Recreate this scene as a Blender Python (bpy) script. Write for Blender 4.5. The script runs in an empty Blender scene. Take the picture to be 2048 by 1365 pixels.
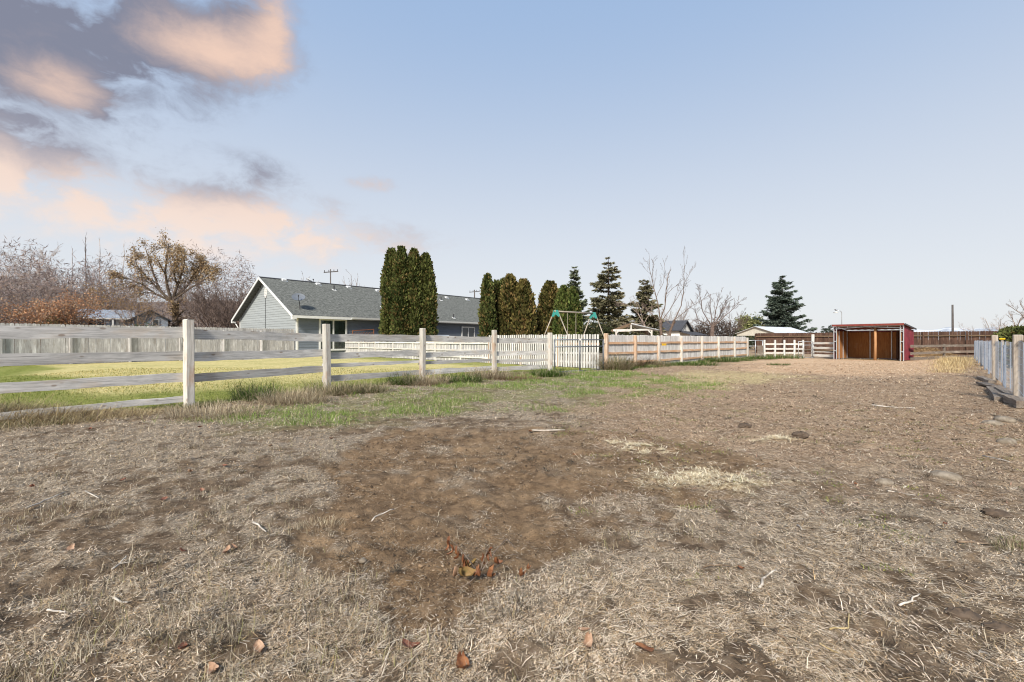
import bpy, math, random
import numpy as np
from mathutils import Matrix, Vector

# ------------------------------------------------------------------ camera, sky, sun, exposure
scene = bpy.context.scene
COL = scene.collection
EYE, FPX, U0, V0 = 1.25, 910.0, 1024.0, 680.0      # eye height (m), focal length and principal point in photo pixels

cam_data = bpy.data.cameras.new('camera')
cam_data.sensor_width = 36.0
cam_data.lens = 36.0 * FPX / 2048.0
cam_data.shift_y = -2.5 / 2048.0
cam_data.clip_start, cam_data.clip_end = 0.05, 20000.0
cam = bpy.data.objects.new('camera', cam_data)
COL.objects.link(cam)
cam.location = (0, 0, EYE)
cam.rotation_euler = (math.radians(90), 0, 0)
scene.camera = cam

EXPOSURE = 0.85
SUN_AZ, SUN_EL = math.radians(-162), math.radians(37)   # azimuth clockwise from +Y
scene.view_settings.view_transform = 'Standard'
scene.view_settings.look = 'None'
scene.view_settings.exposure = EXPOSURE
scene.view_settings.gamma = 1.0
scene.view_settings.use_curve_mapping = False
scene.cycles.use_denoising = True
scene.cycles.filter_width = 1.1
scene.cycles.max_bounces = 6
scene.cycles.diffuse_bounces = 3
scene.cycles.glossy_bounces = 3
scene.cycles.transmission_bounces = 4
scene.cycles.transparent_max_bounces = 8


class NT:
    """small helper for node trees"""
    def __init__(s, tree):
        s.t = tree; s.n = tree.nodes; s.l = tree.links
    def node(s, kind, **kw):
        n = s.n.new(kind)
        for k, v in kw.items():
            setattr(n, k, v)
        return n
    def put(s, sock, v):
        if hasattr(v, 'is_output'):
            s.l.new(v, sock)
        else:
            try: sock.default_value = v
            except Exception: sock.default_value = tuple(v) + (1.0,)
    def math(s, op, a, b=None, c=None, clamp=False):
        n = s.node('ShaderNodeMath', operation=op, use_clamp=clamp)
        s.put(n.inputs[0], a)
        if b is not None: s.put(n.inputs[1], b)
        if c is not None: s.put(n.inputs[2], c)
        return n.outputs[0]
    def vmath(s, op, a, b=None):
        n = s.node('ShaderNodeVectorMath', operation=op)
        s.put(n.inputs[0], a)
        if b is not None: s.put(n.inputs[1], b)
        return n.outputs['Value'] if op in ('LENGTH', 'DOT_PRODUCT') else n.outputs[0]
    def mix(s, f, a, b, blend='MIX'):
        n = s.node('ShaderNodeMix', data_type='RGBA', blend_type=blend)
        n.clamp_factor = True
        s.put(n.inputs[0], f); s.put(n.inputs[6], col4(a)); s.put(n.inputs[7], col4(b))
        return n.outputs[2]
    def ramp(s, f, lo, hi, a=0.0, b=1.0):
        n = s.node('ShaderNodeMapRange', interpolation_type='SMOOTHSTEP')
        s.put(n.inputs[0], f); s.put(n.inputs[1], lo); s.put(n.inputs[2], hi); s.put(n.inputs[3], a); s.put(n.inputs[4], b)
        return n.outputs[0]
    def noise(s, vec, scale, detail=4.0, rough=0.55, dist=0.0, out=0):
        n = s.node('ShaderNodeTexNoise')
        if vec is not None: s.put(n.inputs['Vector'], vec)
        n.inputs['Scale'].default_value = scale; n.inputs['Detail'].default_value = detail
        n.inputs['Roughness'].default_value = rough; n.inputs['Distortion'].default_value = dist
        return n.outputs[out]
    def attr(s, name):
        n = s.node('ShaderNodeAttribute'); n.attribute_name = name
        return n
    def mapping(s, vec, scale=(1, 1, 1), loc=(0, 0, 0), rot=(0, 0, 0)):
        n = s.node('ShaderNodeMapping')
        s.put(n.inputs[0], vec); n.inputs[1].default_value = loc; n.inputs[2].default_value = rot; n.inputs[3].default_value = scale
        return n.outputs[0]


def col4(c):
    if hasattr(c, 'is_output'): return c
    if isinstance(c, (int, float)): return (c, c, c, 1.0)
    return tuple(c) if len(c) == 4 else tuple(c) + (1.0,)


def build_world():
    w = bpy.data.worlds.new('World'); scene.world = w; w.use_nodes = True
    w.cycles.sampling_method = 'NONE'
    t = NT(w.node_tree); t.n.clear()
    out = t.node('ShaderNodeOutputWorld')
    sky = t.node('ShaderNodeTexSky', sky_type='NISHITA')
    sky.sun_disc = False
    sky.sun_elevation = SUN_EL
    sky.sun_rotation = SUN_AZ
    sky.air_density = SKY_AIR; sky.dust_density = SKY_DUST; sky.ozone_density = SKY_OZONE
    tc = t.node('ShaderNodeTexCoord')
    d = tc.outputs['Generated']
    sep = t.node('ShaderNodeSeparateXYZ'); t.put(sep.inputs[0], d)
    x, y, z = sep.outputs
    az = t.math('ARCTAN2', x, y)
    el = t.math('ARCSINE', z)
    # thin high veil that pales the blue towards the horizon
    vcol = t.mix(t.ramp(el, -0.02, 0.72), tuple(v / DISP for v in VEIL_LOW), tuple(v / DISP for v in VEIL_HIGH))
    base = t.mix(VEIL, sky.outputs[0], vcol)
    # clouds
    wd = t.vmath('ADD', d, t.vmath('MULTIPLY', t.noise(t.vmath('MULTIPLY', d, (1, 1, 1.6)), 9.0, 3.0, 0.5, out=1), (0.08, 0.08, 0.05)))
    n1 = t.noise(t.vmath('MULTIPLY', wd, (1.0, 1.0, 1.7)), 6.0, 6.0, 0.58)
    n2 = t.noise(t.vmath('MULTIPLY', wd, (1.0, 1.0, 1.8)), 13.0, 8.0, 0.66)
    ae = t.node('ShaderNodeCombineXYZ'); t.put(ae.inputs[0], az); t.put(ae.inputs[1], el)
    def lobes(L, fe):
        tot = 0.0
        for (px, py, rx, ry, amp) in L:
            a0 = math.atan((px - U0) / FPX)
            e0 = math.atan((V0 - py) / FPX * math.cos(a0))
            ra = rx / FPX * math.cos(a0) ** 2; re = ry / FPX * math.cos(a0)
            q = t.node('ShaderNodeVectorMath', operation='MULTIPLY_ADD')
            t.put(q.inputs[0], ae.outputs[0]); q.inputs[1].default_value = (1 / ra, 1 / re, 0); q.inputs[2].default_value = (-a0 / ra, -e0 / re, 0)
            g = t.math('POWER', math.exp(-1), t.vmath('DOT_PRODUCT', q.outputs[0], q.outputs[0]))
            tot = t.math('MULTIPLY_ADD', g, amp, tot)
        return tot
    field = lobes(CLOUD_LOBES, el)
    # the same broken cloud goes on outside the frame, to the left of and behind the viewer
    bg = t.ramp(t.noise(d, 1.6, 2.0, 0.5), 0.42, 0.62, 0.0, 1.0)
    side = t.ramp(t.math('ABSOLUTE', t.math('ADD', az, 0.1)), 0.98, 1.5)
    up = t.ramp(el, 0.62, 1.0)
    bgm = t.math('MULTIPLY', bg, t.math('MAXIMUM', side, up))
    field = t.math('ADD', field, t.math('MULTIPLY', bgm, 0.9))
    dens = t.math('ADD', t.math('MULTIPLY', field, t.ramp(n1, 0.36, 0.64, 0.22, 1.2)), t.math('MULTIPLY', t.math('SUBTRACT', n2, 0.5), 2.3))
    alpha = t.ramp(dens, 0.0, 1.6)
    alpha = t.math('MULTIPLY', alpha, t.ramp(field, 0.05, 0.4))
    glow = t.math('ADD', lobes(GLOW_LOBES, el), t.math('ADD', t.math('MULTIPLY', t.math('SUBTRACT', n2, 0.5), 1.0), t.math('MULTIPLY', t.math('SUBTRACT', n1, 0.5), 1.0)))
    glow = t.ramp(glow, 0.0, 1.35)
    low = t.ramp(el, 0.08, 0.40)
    dark = t.mix(low, (0.66, 0.63, 0.68), (0.23, 0.245, 0.325))
    lit = t.mix(low, (0.94, 0.825, 0.76), (0.90, 0.64, 0.51))
    ccol = t.mix(glow, dark, lit)
    ccol = t.vmath('MULTIPLY', ccol, (1 / DISP,) * 3)
    final = t.mix(t.math('MULTIPLY', alpha, 0.96), base, ccol)
    bgn = t.node('ShaderNodeBackground'); t.put(bgn.inputs[0], final); bgn.inputs[1].default_value = SKY_K
    t.l.new(bgn.outputs[0], out.inputs[0])


SKY_K = 0.06
DISP = SKY_K * 2 ** EXPOSURE
SKY_AIR, SKY_DUST, SKY_OZONE = 1.0, 1.0, 1.0
VEIL, VEIL_LOW, VEIL_HIGH = 0.90, (0.835, 0.855, 0.88), (0.37, 0.525, 0.785)
# big forms of the clouds: photo column and row, half width, half height, amount
CLOUD_LOBES = [(-120, 50, 400, 170, 3.4), (150, 80, 220, 120, 2.6), (400, 90, 170, 62, 1.6), (520, 40, 75, 70, 1.4), (110, 165, 130, 62, 1.7),
               (70, 285, 170, 50, 2.0), (190, 325, 95, 44, 1.7), (-20, 370, 100, 85, 2.0), (160, 410, 130, 42, 1.15), (320, 425, 130, 44, 1.15),
               (440, 385, 90, 44, 1.25), (575, 437, 130, 40, 1.7), (525, 345, 70, 28, 1.0), (745, 367, 45, 14, .9), (750, 482, 130, 30, 1.2), (470, 495, 330, 44, 1.0)]
GLOW_LOBES = [(130, 175, 100, 42, .95), (430, 105, 140, 42, 1.05), (550, 50, 55, 70, .9), (-20, 370, 90, 110, .95), (190, 350, 100, 44, .5),
              (220, 430, 190, 60, .9), (560, 440, 170, 44, .95), (480, 500, 600, 70, 1.0), (745, 367, 80, 30, .8)]
build_world()

sun_data = bpy.data.lights.new('sun', 'SUN')
sun_data.energy = 3.5
sun_data.angle = math.radians(10)
sun_data.color = (1.0, 0.93, 0.82)
sun = bpy.data.objects.new('sun', sun_data)
COL.objects.link(sun)
sd = Vector((math.sin(SUN_AZ) * math.cos(SUN_EL), math.cos(SUN_AZ) * math.cos(SUN_EL), math.sin(SUN_EL)))
sun.rotation_euler = sd.to_track_quat('Z', 'Y').to_euler()
sun.location = sd * 60

# ------------------------------------------------------------------ helpers
RNG = np.random.default_rng(7)
random.seed(11)
WM = {}          # world matrices, kept by hand


def G(u, v):
    """a point on the ground seen at photo column u, row v"""
    Y = EYE * FPX / (v - V0)
    return ((u - U0) / FPX * Y, Y)


def mesh_np(name, V, F, attrs=None, smooth=False):
    """mesh from numpy arrays; F is (m,k) or a list of such arrays"""
    V = np.asarray(V, dtype=np.float32)
    Fs = F if isinstance(F, list) else [F]
    Fs = [np.asarray(f, dtype=np.int32) for f in Fs if len(f)]
    me = bpy.data.meshes.new(name)
    me.vertices.add(len(V)); me.vertices.foreach_set('co', V.ravel())
    idx = np.concatenate([f.ravel() for f in Fs])
    tot = np.concatenate([np.full(len(f), f.shape[1], dtype=np.int32) for f in Fs])
    st = np.concatenate([[0], np.cumsum(tot)[:-1]]).astype(np.int32)
    me.loops.add(len(idx)); me.loops.foreach_set('vertex_index', idx)
    me.polygons.add(len(tot)); me.polygons.foreach_set('loop_start', st); me.polygons.foreach_set('loop_total', tot)
    if smooth: me.polygons.foreach_set('use_smooth', np.ones(len(tot), dtype=bool))
    me.update(calc_edges=True)
    for k, a in (attrs or {}).items():
        a = np.asarray(a, dtype=np.float32)
        if a.ndim == 1:
            at = me.attributes.new(k, 'FLOAT', 'POINT'); at.data.foreach_set('value', a)
        else:
            at = me.attributes.new(k, 'FLOAT_COLOR', 'POINT')
            at.data.foreach_set('color', np.c_[a, np.ones(len(a))].astype(np.float32).ravel())
    return me


class MB:
    """collects simple solids into one mesh"""
    def __init__(s): s.v = []; s.f = []
    def add(s, V, F):
        o = len(s.v); s.v += [tuple(p) for p in V]; s.f += [tuple(i + o for i in f) for f in F]
        return s
    def box(s, x0, x1, y0, y1, z0, z1):
        V = [(x, y, z) for z in (z0, z1) for y in (y0, y1) for x in (x0, x1)]
        return s.add(V, [(0, 2, 3, 1), (4, 5, 7, 6), (0, 1, 5, 4), (2, 6, 7, 3), (0, 4, 6, 2), (1, 3, 7, 5)])
    def prism(s, poly, axis, a, b):
        """extrude a polygon (list of 2-D points) along axis from a to b"""
        n = len(poly)
        def mk(p, t):
            return (t, p[0], p[1]) if axis == 0 else (p[0], t, p[1]) if axis == 1 else (p[0], p[1], t)
        V = [mk(p, a) for p in poly] + [mk(p, b) for p in poly]
        return s.add(V, [tuple(range(n))[::-1], tuple(range(n, 2 * n))] + [(i, (i + 1) % n, n + (i + 1) % n, n + i) for i in range(n)])
    def bar(s, p0, p1, w, h=None, up=(0, 0, 1)):
        h = h or w
        p0, p1 = Vector(p0), Vector(p1)
        d = (p1 - p0).normalized(); u = Vector(up)
        if abs(d.dot(u)) > 0.98: u = Vector((1, 0, 0))
        a = d.cross(u).normalized() * (w / 2); b = a.cross(d).normalized() * (h / 2)
        V = [p + i * a + j * b for p in (p0, p1) for i, j in ((-1, -1), (1, -1), (1, 1), (-1, 1))]
        return s.add(V, [(3, 2, 1, 0), (4, 5, 6, 7)] + [(i, (i + 1) % 4, 4 + (i + 1) % 4, 4 + i) for i in range(4)])
    def tube(s, pts, r, n=8, cap=True):
        pts = [Vector(p) for p in pts]
        rs = r if isinstance(r, (list, tuple)) else [r] * len(pts)
        V = []; F = []
        for i, p in enumerate(pts):
            d = (pts[min(i + 1, len(pts) - 1)] - pts[max(i - 1, 0)]).normalized()
            u = Vector((0, 0, 1)) if abs(d.z) < 0.9 else Vector((1, 0, 0))
            a = d.cross(u).normalized(); b = a.cross(d).normalized()
            V += [p + (a * math.cos(2 * math.pi * k / n) + b * math.sin(2 * math.pi * k / n)) * rs[i] for k in range(n)]
        for i in range(len(pts) - 1):
            for k in range(n):
                F.append((i * n + k, i * n + (k + 1) % n, (i + 1) * n + (k + 1) % n, (i + 1) * n + k))
        if cap:
            F.append(tuple(range(n))[::-1]); F.append(tuple(range((len(pts) - 1) * n, len(pts) * n)))
        return s.add(V, F)
    def mesh(s, name, smooth=False):
        me = bpy.data.meshes.new(name)
        me.from_pydata([tuple(v) for v in s.v], [], s.f)
        if smooth:
            me.polygons.foreach_set('use_smooth', np.ones(len(me.polygons), dtype=bool))
        me.update()
        return me


def tag(o, label=None, cat=None, group=None, kind=None):
    if label: o['label'] = label
    if cat: o['category'] = cat
    if group: o['group'] = group
    if kind: o['kind'] = kind
    return o


def TR(x=0, y=0, z=0, rz=0.0, rx=0.0, ry=0.0):
    return Matrix.Translation((x, y, z)) @ Matrix.Rotation(rz, 4, 'Z') @ Matrix.Rotation(ry, 4, 'Y') @ Matrix.Rotation(rx, 4, 'X')


def obj(name, me, mat=None, parent=None, M=None):
    if isinstance(me, MB): me = me.mesh(name)
    o = bpy.data.objects.new(name, me)
    COL.objects.link(o)
    if mat is not None and me is not None and len(me.materials) == 0: me.materials.append(mat)
    M = M if M is not None else Matrix.Identity(4)
    if parent is not None:
        o.parent = parent
        o.matrix_parent_inverse = WM[parent.name].inverted()
    o.matrix_basis = M
    WM[o.name] = M.copy()
    return o


def thing(name, label, cat, M=None, group=None):
    o = obj(name, None, None, None, M)
    o.empty_display_size = 0.2
    return tag(o, label, cat, group)


# numpy value noise
def _hash(ix, iy, seed):
    h = (ix.astype(np.int64) * 374761393 + iy.astype(np.int64) * 668265263 + seed * 974711) & 0x7fffffff
    h = (h ^ (h >> 13)) * 1274126177 & 0x7fffffff
    return ((h ^ (h >> 16)) & 0xffff) / 65535.0


def vnoise(x, y, seed=0):
    x = np.asarray(x, float); y = np.asarray(y, float)
    ix = np.floor(x); iy = np.floor(y); fx = x - ix; fy = y - iy
    fx = fx * fx * (3 - 2 * fx); fy = fy * fy * (3 - 2 * fy)
    a = _hash(ix, iy, seed); b = _hash(ix + 1, iy, seed); c = _hash(ix, iy + 1, seed); d = _hash(ix + 1, iy + 1, seed)
    return a + (b - a) * fx + (c - a) * fy + (a - b - c + d) * fx * fy


def fbm(x, y, oct=4, seed=0, gain=0.5):
    t = 0.0; amp = 1.0; s = 0.0
    for o in range(oct):
        t = t + amp * vnoise(x * 2 ** o + 17.3 * o, y * 2 ** o - 9.1 * o, seed + o); s += amp; amp *= gain
    return t / s


def sstep(a, b, x):
    t = np.clip((x - a) / (b - a), 0, 1)
    return t * t * (3 - 2 * t)


def inpoly(x, y, P):
    x = np.asarray(x); r = np.zeros(x.shape, bool); n = len(P)
    for i in range(n):
        x0, y0 = P[i]; x1, y1 = P[(i + 1) % n]
        if y0 == y1: continue
        c = ((y0 > y) != (y1 > y)) & (x < (x1 - x0) * (y - y0) / (y1 - y0) + x0)
        r ^= c
    return r


def segdist(x, y, a, b):
    dx, dy = b[0] - a[0], b[1] - a[1]
    t = np.clip(((x - a[0]) * dx + (y - a[1]) * dy) / (dx * dx + dy * dy), 0, 1)
    return np.hypot(x - a[0] - t * dx, y - a[1] - t * dy)


def polysd(x, y, P):
    """signed distance to a polygon, positive inside"""
    d = np.full(np.shape(x), 1e9)
    for i in range(len(P)):
        d = np.minimum(d, segdist(x, y, P[i], P[(i + 1) % len(P)]))
    return np.where(inpoly(x, y, P), d, -d)


# ------------------------------------------------------------------ materials
MATS = {}


def new_mat(name):
    m = bpy.data.materials.new(name); m.use_nodes = True
    t = NT(m.node_tree)
    b = t.n['Principled BSDF']
    b.inputs['Roughness'].default_value = 0.8
    b.inputs['Specular IOR Level'].default_value = 0.25
    MATS[name] = m
    return m, t, b


def bump(t, b, h, strength=0.4, dist=0.01):
    n = t.node('ShaderNodeBump'); n.inputs['Strength'].default_value = strength; n.inputs['Distance'].default_value = dist
    t.put(n.inputs['Height'], h); t.l.new(n.outputs[0], b.inputs['Normal'])


def plain(name, c, rough=0.7, metal=0.0, var=0.12, scale=6.0, spec=0.3):
    m, t, b = new_mat(name)
    tc = t.node('ShaderNodeTexCoord')
    n = t.noise(tc.outputs['Object'], scale, 5.0, 0.6)
    cc = t.mix(t.ramp(n, 0.3, 0.7), tuple(v * (1 - var) for v in c), tuple(min(1, v * (1 + var)) for v in c))
    t.put(b.inputs['Base Color'], cc)
    b.inputs['Roughness'].default_value = rough; b.inputs['Metallic'].default_value = metal; b.inputs['Specular IOR Level'].default_value = spec
    return m


def wood(name, cols, axis='x', rough=0.85, stain=None, stain_amt=0.5, var=0.25, grain=1.0, cracks=0.0):
    """weathered boards: grain stretched along the board, patches of weathering, a shift of tone from board to board"""
    m, t, b = new_mat(name)
    tc = t.node('ShaderNodeTexCoord'); oi = t.node('ShaderNodeObjectInfo')
    cx = t.node('ShaderNodeCombineXYZ')
    r = oi.outputs['Random']
    for i, k in enumerate((37.0, 91.0, 53.0)): t.put(cx.inputs[i], t.math('MULTIPLY', r, k))
    vec = t.vmath('ADD', tc.outputs['Object'], cx.outputs[0])
    ax = (lambda a_, b_: (a_, b_, b_)) if axis == 'x' else (lambda a_, b_: (b_, b_, a_))
    g = t.noise(t.vmath('MULTIPLY', vec, ax(1.6, 34)), 1.5 * grain, 8.0, 0.72, 0.25)
    sc2 = (1.0, 4, 4) if axis == 'x' else (4, 4, 1.0)
    p = t.noise(t.vmath('MULTIPLY', vec, sc2), 1.3, 5.0, 0.6, 0.2)
    c = t.mix(t.ramp(g, 0.36, 0.64), cols[0], cols[1])
    c = t.mix(t.math('MULTIPLY', t.ramp(p, 0.5, 0.72), 0.8), c, cols[2])
    if stain:
        q = t.noise(t.vmath('MULTIPLY', vec, (2, 5, 5) if axis == 'x' else (5, 5, 2)), 0.9, 4.0, 0.6)
        c = t.mix(t.math('MULTIPLY', t.ramp(q, 0.52, 0.70), stain_amt), c, stain)
    if cracks > 0:
        k = t.noise(t.vmath('MULTIPLY', vec, ax(.9, 55)), 1.3, 4.0, 0.6, 0.4)
        c = t.mix(t.math('MULTIPLY', t.ramp(k, 0.60, 0.66), cracks), c, tuple(v_ * .35 for v_ in cols[0]))
        vo = t.node('ShaderNodeTexVoronoi'); t.put(vo.inputs['Vector'], t.vmath('MULTIPLY', vec, ax(3.2, 7.0))); vo.inputs['Scale'].default_value = 1.0
        c = t.mix(t.math('MULTIPLY', t.ramp(vo.outputs['Distance'], 0.17, 0.09), .6), c, (.16, .10, .06))
    v = t.math('ADD', 1.0 - var / 2, t.math('MULTIPLY', r, var))
    c = t.vmath('MULTIPLY', c, _tri(t, v))
    t.put(b.inputs['Base Color'], c)
    b.inputs['Roughness'].default_value = rough
    bump(t, b, g, 0.35, 0.006)
    return m


def _tri(t, v):
    n = t.node('ShaderNodeCombineXYZ')
    for i in range(3): t.put(n.inputs[i], v)
    return n.outputs[0]


def vcol_mat(name, rough=0.85, trans=0.0, attr='col', spec=0.15):
    """colour held per blade or leaf"""
    m, t, b = new_mat(name)
    c = t.attr(attr).outputs['Color']
    t.put(b.inputs['Base Color'], c)
    b.inputs['Roughness'].default_value = rough
    b.inputs['Specular IOR Level'].default_value = spec
    if trans > 0:
        tr = t.node('ShaderNodeBsdfTranslucent'); t.put(tr.inputs[0], c)
        mx = t.node('ShaderNodeMixShader'); mx.inputs[0].default_value = trans
        t.l.new(b.outputs[0], mx.inputs[1]); t.l.new(tr.outputs[0], mx.inputs[2])
        t.l.new(mx.outputs[0], t.n['Material Output'].inputs[0])
    return m


W_RAIL = wood('weathered_rail_wood', [(.36, .35, .335), (.57, .555, .535), (.70, .685, .655)], 'x', stain=(.46, .35, .24), stain_amt=.35, cracks=.6, var=.35)
W_POST = wood('weathered_post_wood', [(.42, .39, .345), (.62, .59, .54), (.54, .54, .49)], 'z', stain=(.42, .24, .13), stain_amt=.6, cracks=.8, var=.3)
W_GREY = wood('grey_board_wood', [(.33, .315, .31), (.55, .535, .53), (.74, .73, .725)], 'z', stain=(.30, .26, .22), stain_amt=.45, var=.35)
W_PICK = wood('bleached_picket_wood', [(.38, .37, .355), (.64, .63, .61), (.76, .75, .73)], 'z', stain=(.44, .39, .33), stain_amt=.4, var=.35)
W_PICKRAIL = wood('bleached_rail_wood', [(.48, .46, .43), (.68, .66, .62), (.75, .73, .70)], 'x', stain=(.6, .42, .28), stain_amt=.4)
W_CEDAR_X = wood('cedar_rail_wood', [(.44, .25, .14), (.58, .38, .24), (.64, .51, .39)], 'x', stain=(.62, .52, .42), stain_amt=.4)
W_CEDAR_Z = wood('cedar_post_wood', [(.36, .24, .16), (.49, .36, .26), (.54, .47, .40)], 'z', stain=(.55, .50, .44), stain_amt=.5)
W_BROWN = wood('brown_stained_wood', [(.045, .025, .018), (.105, .058, .040), (.16, .095, .066)], 'z', var=.5)
W_BROWN_X = wood('brown_stained_rail_wood', [(.10, .065, .04), (.16, .11, .07), (.20, .15, .10)], 'x')
W_TIMBER = wood('old_timber_wood', [(.12, .095, .075), (.24, .205, .17), (.34, .30, .255)], 'x', stain=(.16, .11, .08), stain_amt=.5)
W_PLY = wood('plywood', [(.29, .12, .042), (.43, .20, .072), (.33, .145, .052)], 'z', stain=(.44, .28, .15), stain_amt=.35, grain=.6)
W_PINE = wood('bare_pine_wood', [(.40, .20, .09), (.52, .29, .14), (.50, .33, .2)], 'z')
GALV = plain('galvanised_steel', (.52, .54, .56), .45, .6, .15, 20)
GATE_STEEL = plain('grey_gate_steel', (.15, .16, .18), .45, .3, .2, 20)
WHITE = plain('white_paint', (.64, .64, .62), .5, 0, .06)
WHITE_PVC = plain('off_white_trim', (.66, .65, .61), .5, 0, .08)
TAN_TUBE = plain('tan_steel_tube', (.31, .27, .215), .45, .2, .15)
TEAL = plain('teal_plastic', (.03, .22, .19), .4, 0, .1)
DARK = plain('dark_metal', (.05, .05, .055), .5, 0, .2)
GREYPOLE = plain('grey_pole', (.085, .075, .07), .8, 0, .25)
YELLOW = plain('yellow_plastic', (.75, .45, .02), .4, 0, .1)
# ------------------------------------------------------------------ layout of the place (metres; X right, Y away, Z up)
RAIL_POSTS = [(-9.7, 3.3), (-7.75, 5.75), (-5.98, 8.42), (-4.46, 10.95), (-2.64, 13.4), (-0.61, 15.85), (1.45, 17.4)]   # board fence, nearest first
GATE_A, GATE_B = RAIL_POSTS[-1], (3.93, 19.0)
SIDE_POSTS = [(3.93 + 1.01 * (z - 19.0), z) for z in (19.0, 20.65, 22.2, 23.95, 25.75, 27.45, 29.3, 31.0)]
LOW_A, LOW_B = (-13.2, 35.9), (-1.2, 24.2)          # low picket fence by the house
TALL_A, TALL_B = (-1.2, 24.2), (3.75, 19.35)        # taller pickets behind the gate
PRIV = [(-31.5, 9.0), (-23.6, 21.0), (-15.75, 33.0)]  # grey board fence across the lawn
HOUSE_O, HOUSE_L = Vector((-15.6, 33.0, 0)), Vector((.651, .759, 0))
SHED_R, SHED_F, SHED_D = Vector((22.7, 26.5, 0)), Vector((-.62, .78, 0)), Vector((.78, .62, 0))
LAWN = [(RAIL_POSTS[0][0] - 3, RAIL_POSTS[0][1] - 4)] + RAIL_POSTS + [TALL_B, TALL_A, LOW_A, (-15.6, 33.0), (-15.75, 33.2), (-23.6, 21.2), (-31.5, 9.2), (-36, -0.7)]

# zones of the paddock, outlined where they lie on the ground
BARE = [G(*p) for p in [(655, 925), (700, 885), (800, 862), (1000, 850), (1180, 885), (1330, 930), (1400, 1000), (1290, 1060), (1160, 1120), (1060, 1160),
                        (960, 1210), (900, 1285), (800, 1275), (740, 1230), (650, 1165), (585, 1100), (640, 1040), (640, 980)]]
BARE_BAND = [G(*p) for p in [(1000, 850), (1250, 862), (1420, 890), (1560, 935), (1500, 1010), (1400, 1020), (1290, 1060), (1150, 1000)]]
GREEN = [G(*p) for p in [(440, 828), (640, 806), (800, 780), (985, 758), (1105, 748), (1215, 742), (1330, 752), (1430, 768), (1370, 786), (1200, 800), (1040, 812), (930, 830), (720, 842), (560, 846)]]
STRAW_SPOTS = [(G(1415, 962), .42, .30), (G(1300, 905), .25, .12), (G(1545, 882), .22, .12), (G(1250, 892), .3, .1)]
CHIPS = [G(*p) for p in [(1470, 741), (1500, 722), (1580, 717), (1670, 719), (1830, 718), (1950, 716), (1975, 728), (1900, 745), (1700, 752), (1560, 746)]]
YELLOW_Z = [G(*p) for p in [(1290, 770), (1330, 752), (1430, 742), (1560, 744), (1600, 756), (1500, 772), (1400, 780)]]


def zones(x, y):
    w = (fbm(x * 1.1, y * 1.1, 4, 3) - .5) * 1.5
    w2 = (fbm(x * 4.0, y * 4.0, 3, 9) - .5) * .5
    ys = np.clip(y, 1.2, 7) / 4
    bare = sstep(-.08, .10, np.maximum(polysd(x, y, BARE), polysd(x, y, BARE_BAND) - .1) / ys + w * .36 + w2 * .55)
    bare = bare * (1 - .65 * sstep(.54, .66, fbm(x * 2.6, y * 2.6, 4, 131)))
    d = np.hypot(x, y)
    right = sstep(-.6, 1.2, x - .28 * y + 1.2 + w * 1.2) * sstep(3.6, 6.0, y + w * 1.5 + x * .1)   # trodden brown ground on the right
    green = sstep(-.9, .9, polysd(x, y, GREEN) + w * 2.2 + w2 * 1.2)
    straw = np.zeros_like(x)
    for (c, rx, ry) in STRAW_SPOTS:
        straw = np.maximum(straw, np.exp(-(((x - c[0]) / rx) ** 2 + ((y - c[1]) / ry) ** 2) * .8))
    straw = np.clip(straw * sstep(.36, .64, fbm(x * 7, y * 9, 3, 21)) * 1.4, 0, 1)
    chips = sstep(-1.2, 1.0, polysd(x, y, CHIPS) + w * 2.0)
    yel = sstep(-1.0, 1.0, polysd(x, y, YELLOW_Z) + w * 2.5)
    return dict(bare=bare, right=right, green=green, straw=straw, chips=chips, yel=yel)


def cover(x, y):
    """how far matted straw hides the soil: clumps and open holes"""
    a = fbm(x * 1.3, y * 1.3, 3, 171); b = fbm(x * 6.5, y * 6.5, 3, 172, .6)
    return sstep(.36, .54, b + (a - .5) * .55)


def ground_z(x, y):
    x = np.asarray(x, float); y = np.asarray(y, float)
    near = np.exp(-np.clip(np.hypot(x, y) - 3, 0, None) / 22)
    z = (fbm(x * .35, y * .35, 3, 5) - .5) * .10 * near
    z = z + (fbm(x * 1.7, y * 1.7, 3, 6) - .5) * .04 * near
    c = fbm(x * 6.5, y * 6.5, 4, 8, .6)
    z = z + (np.clip(c - .48, 0, 1) * .09 + (c - .5) * .035) * near
    return z


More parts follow.
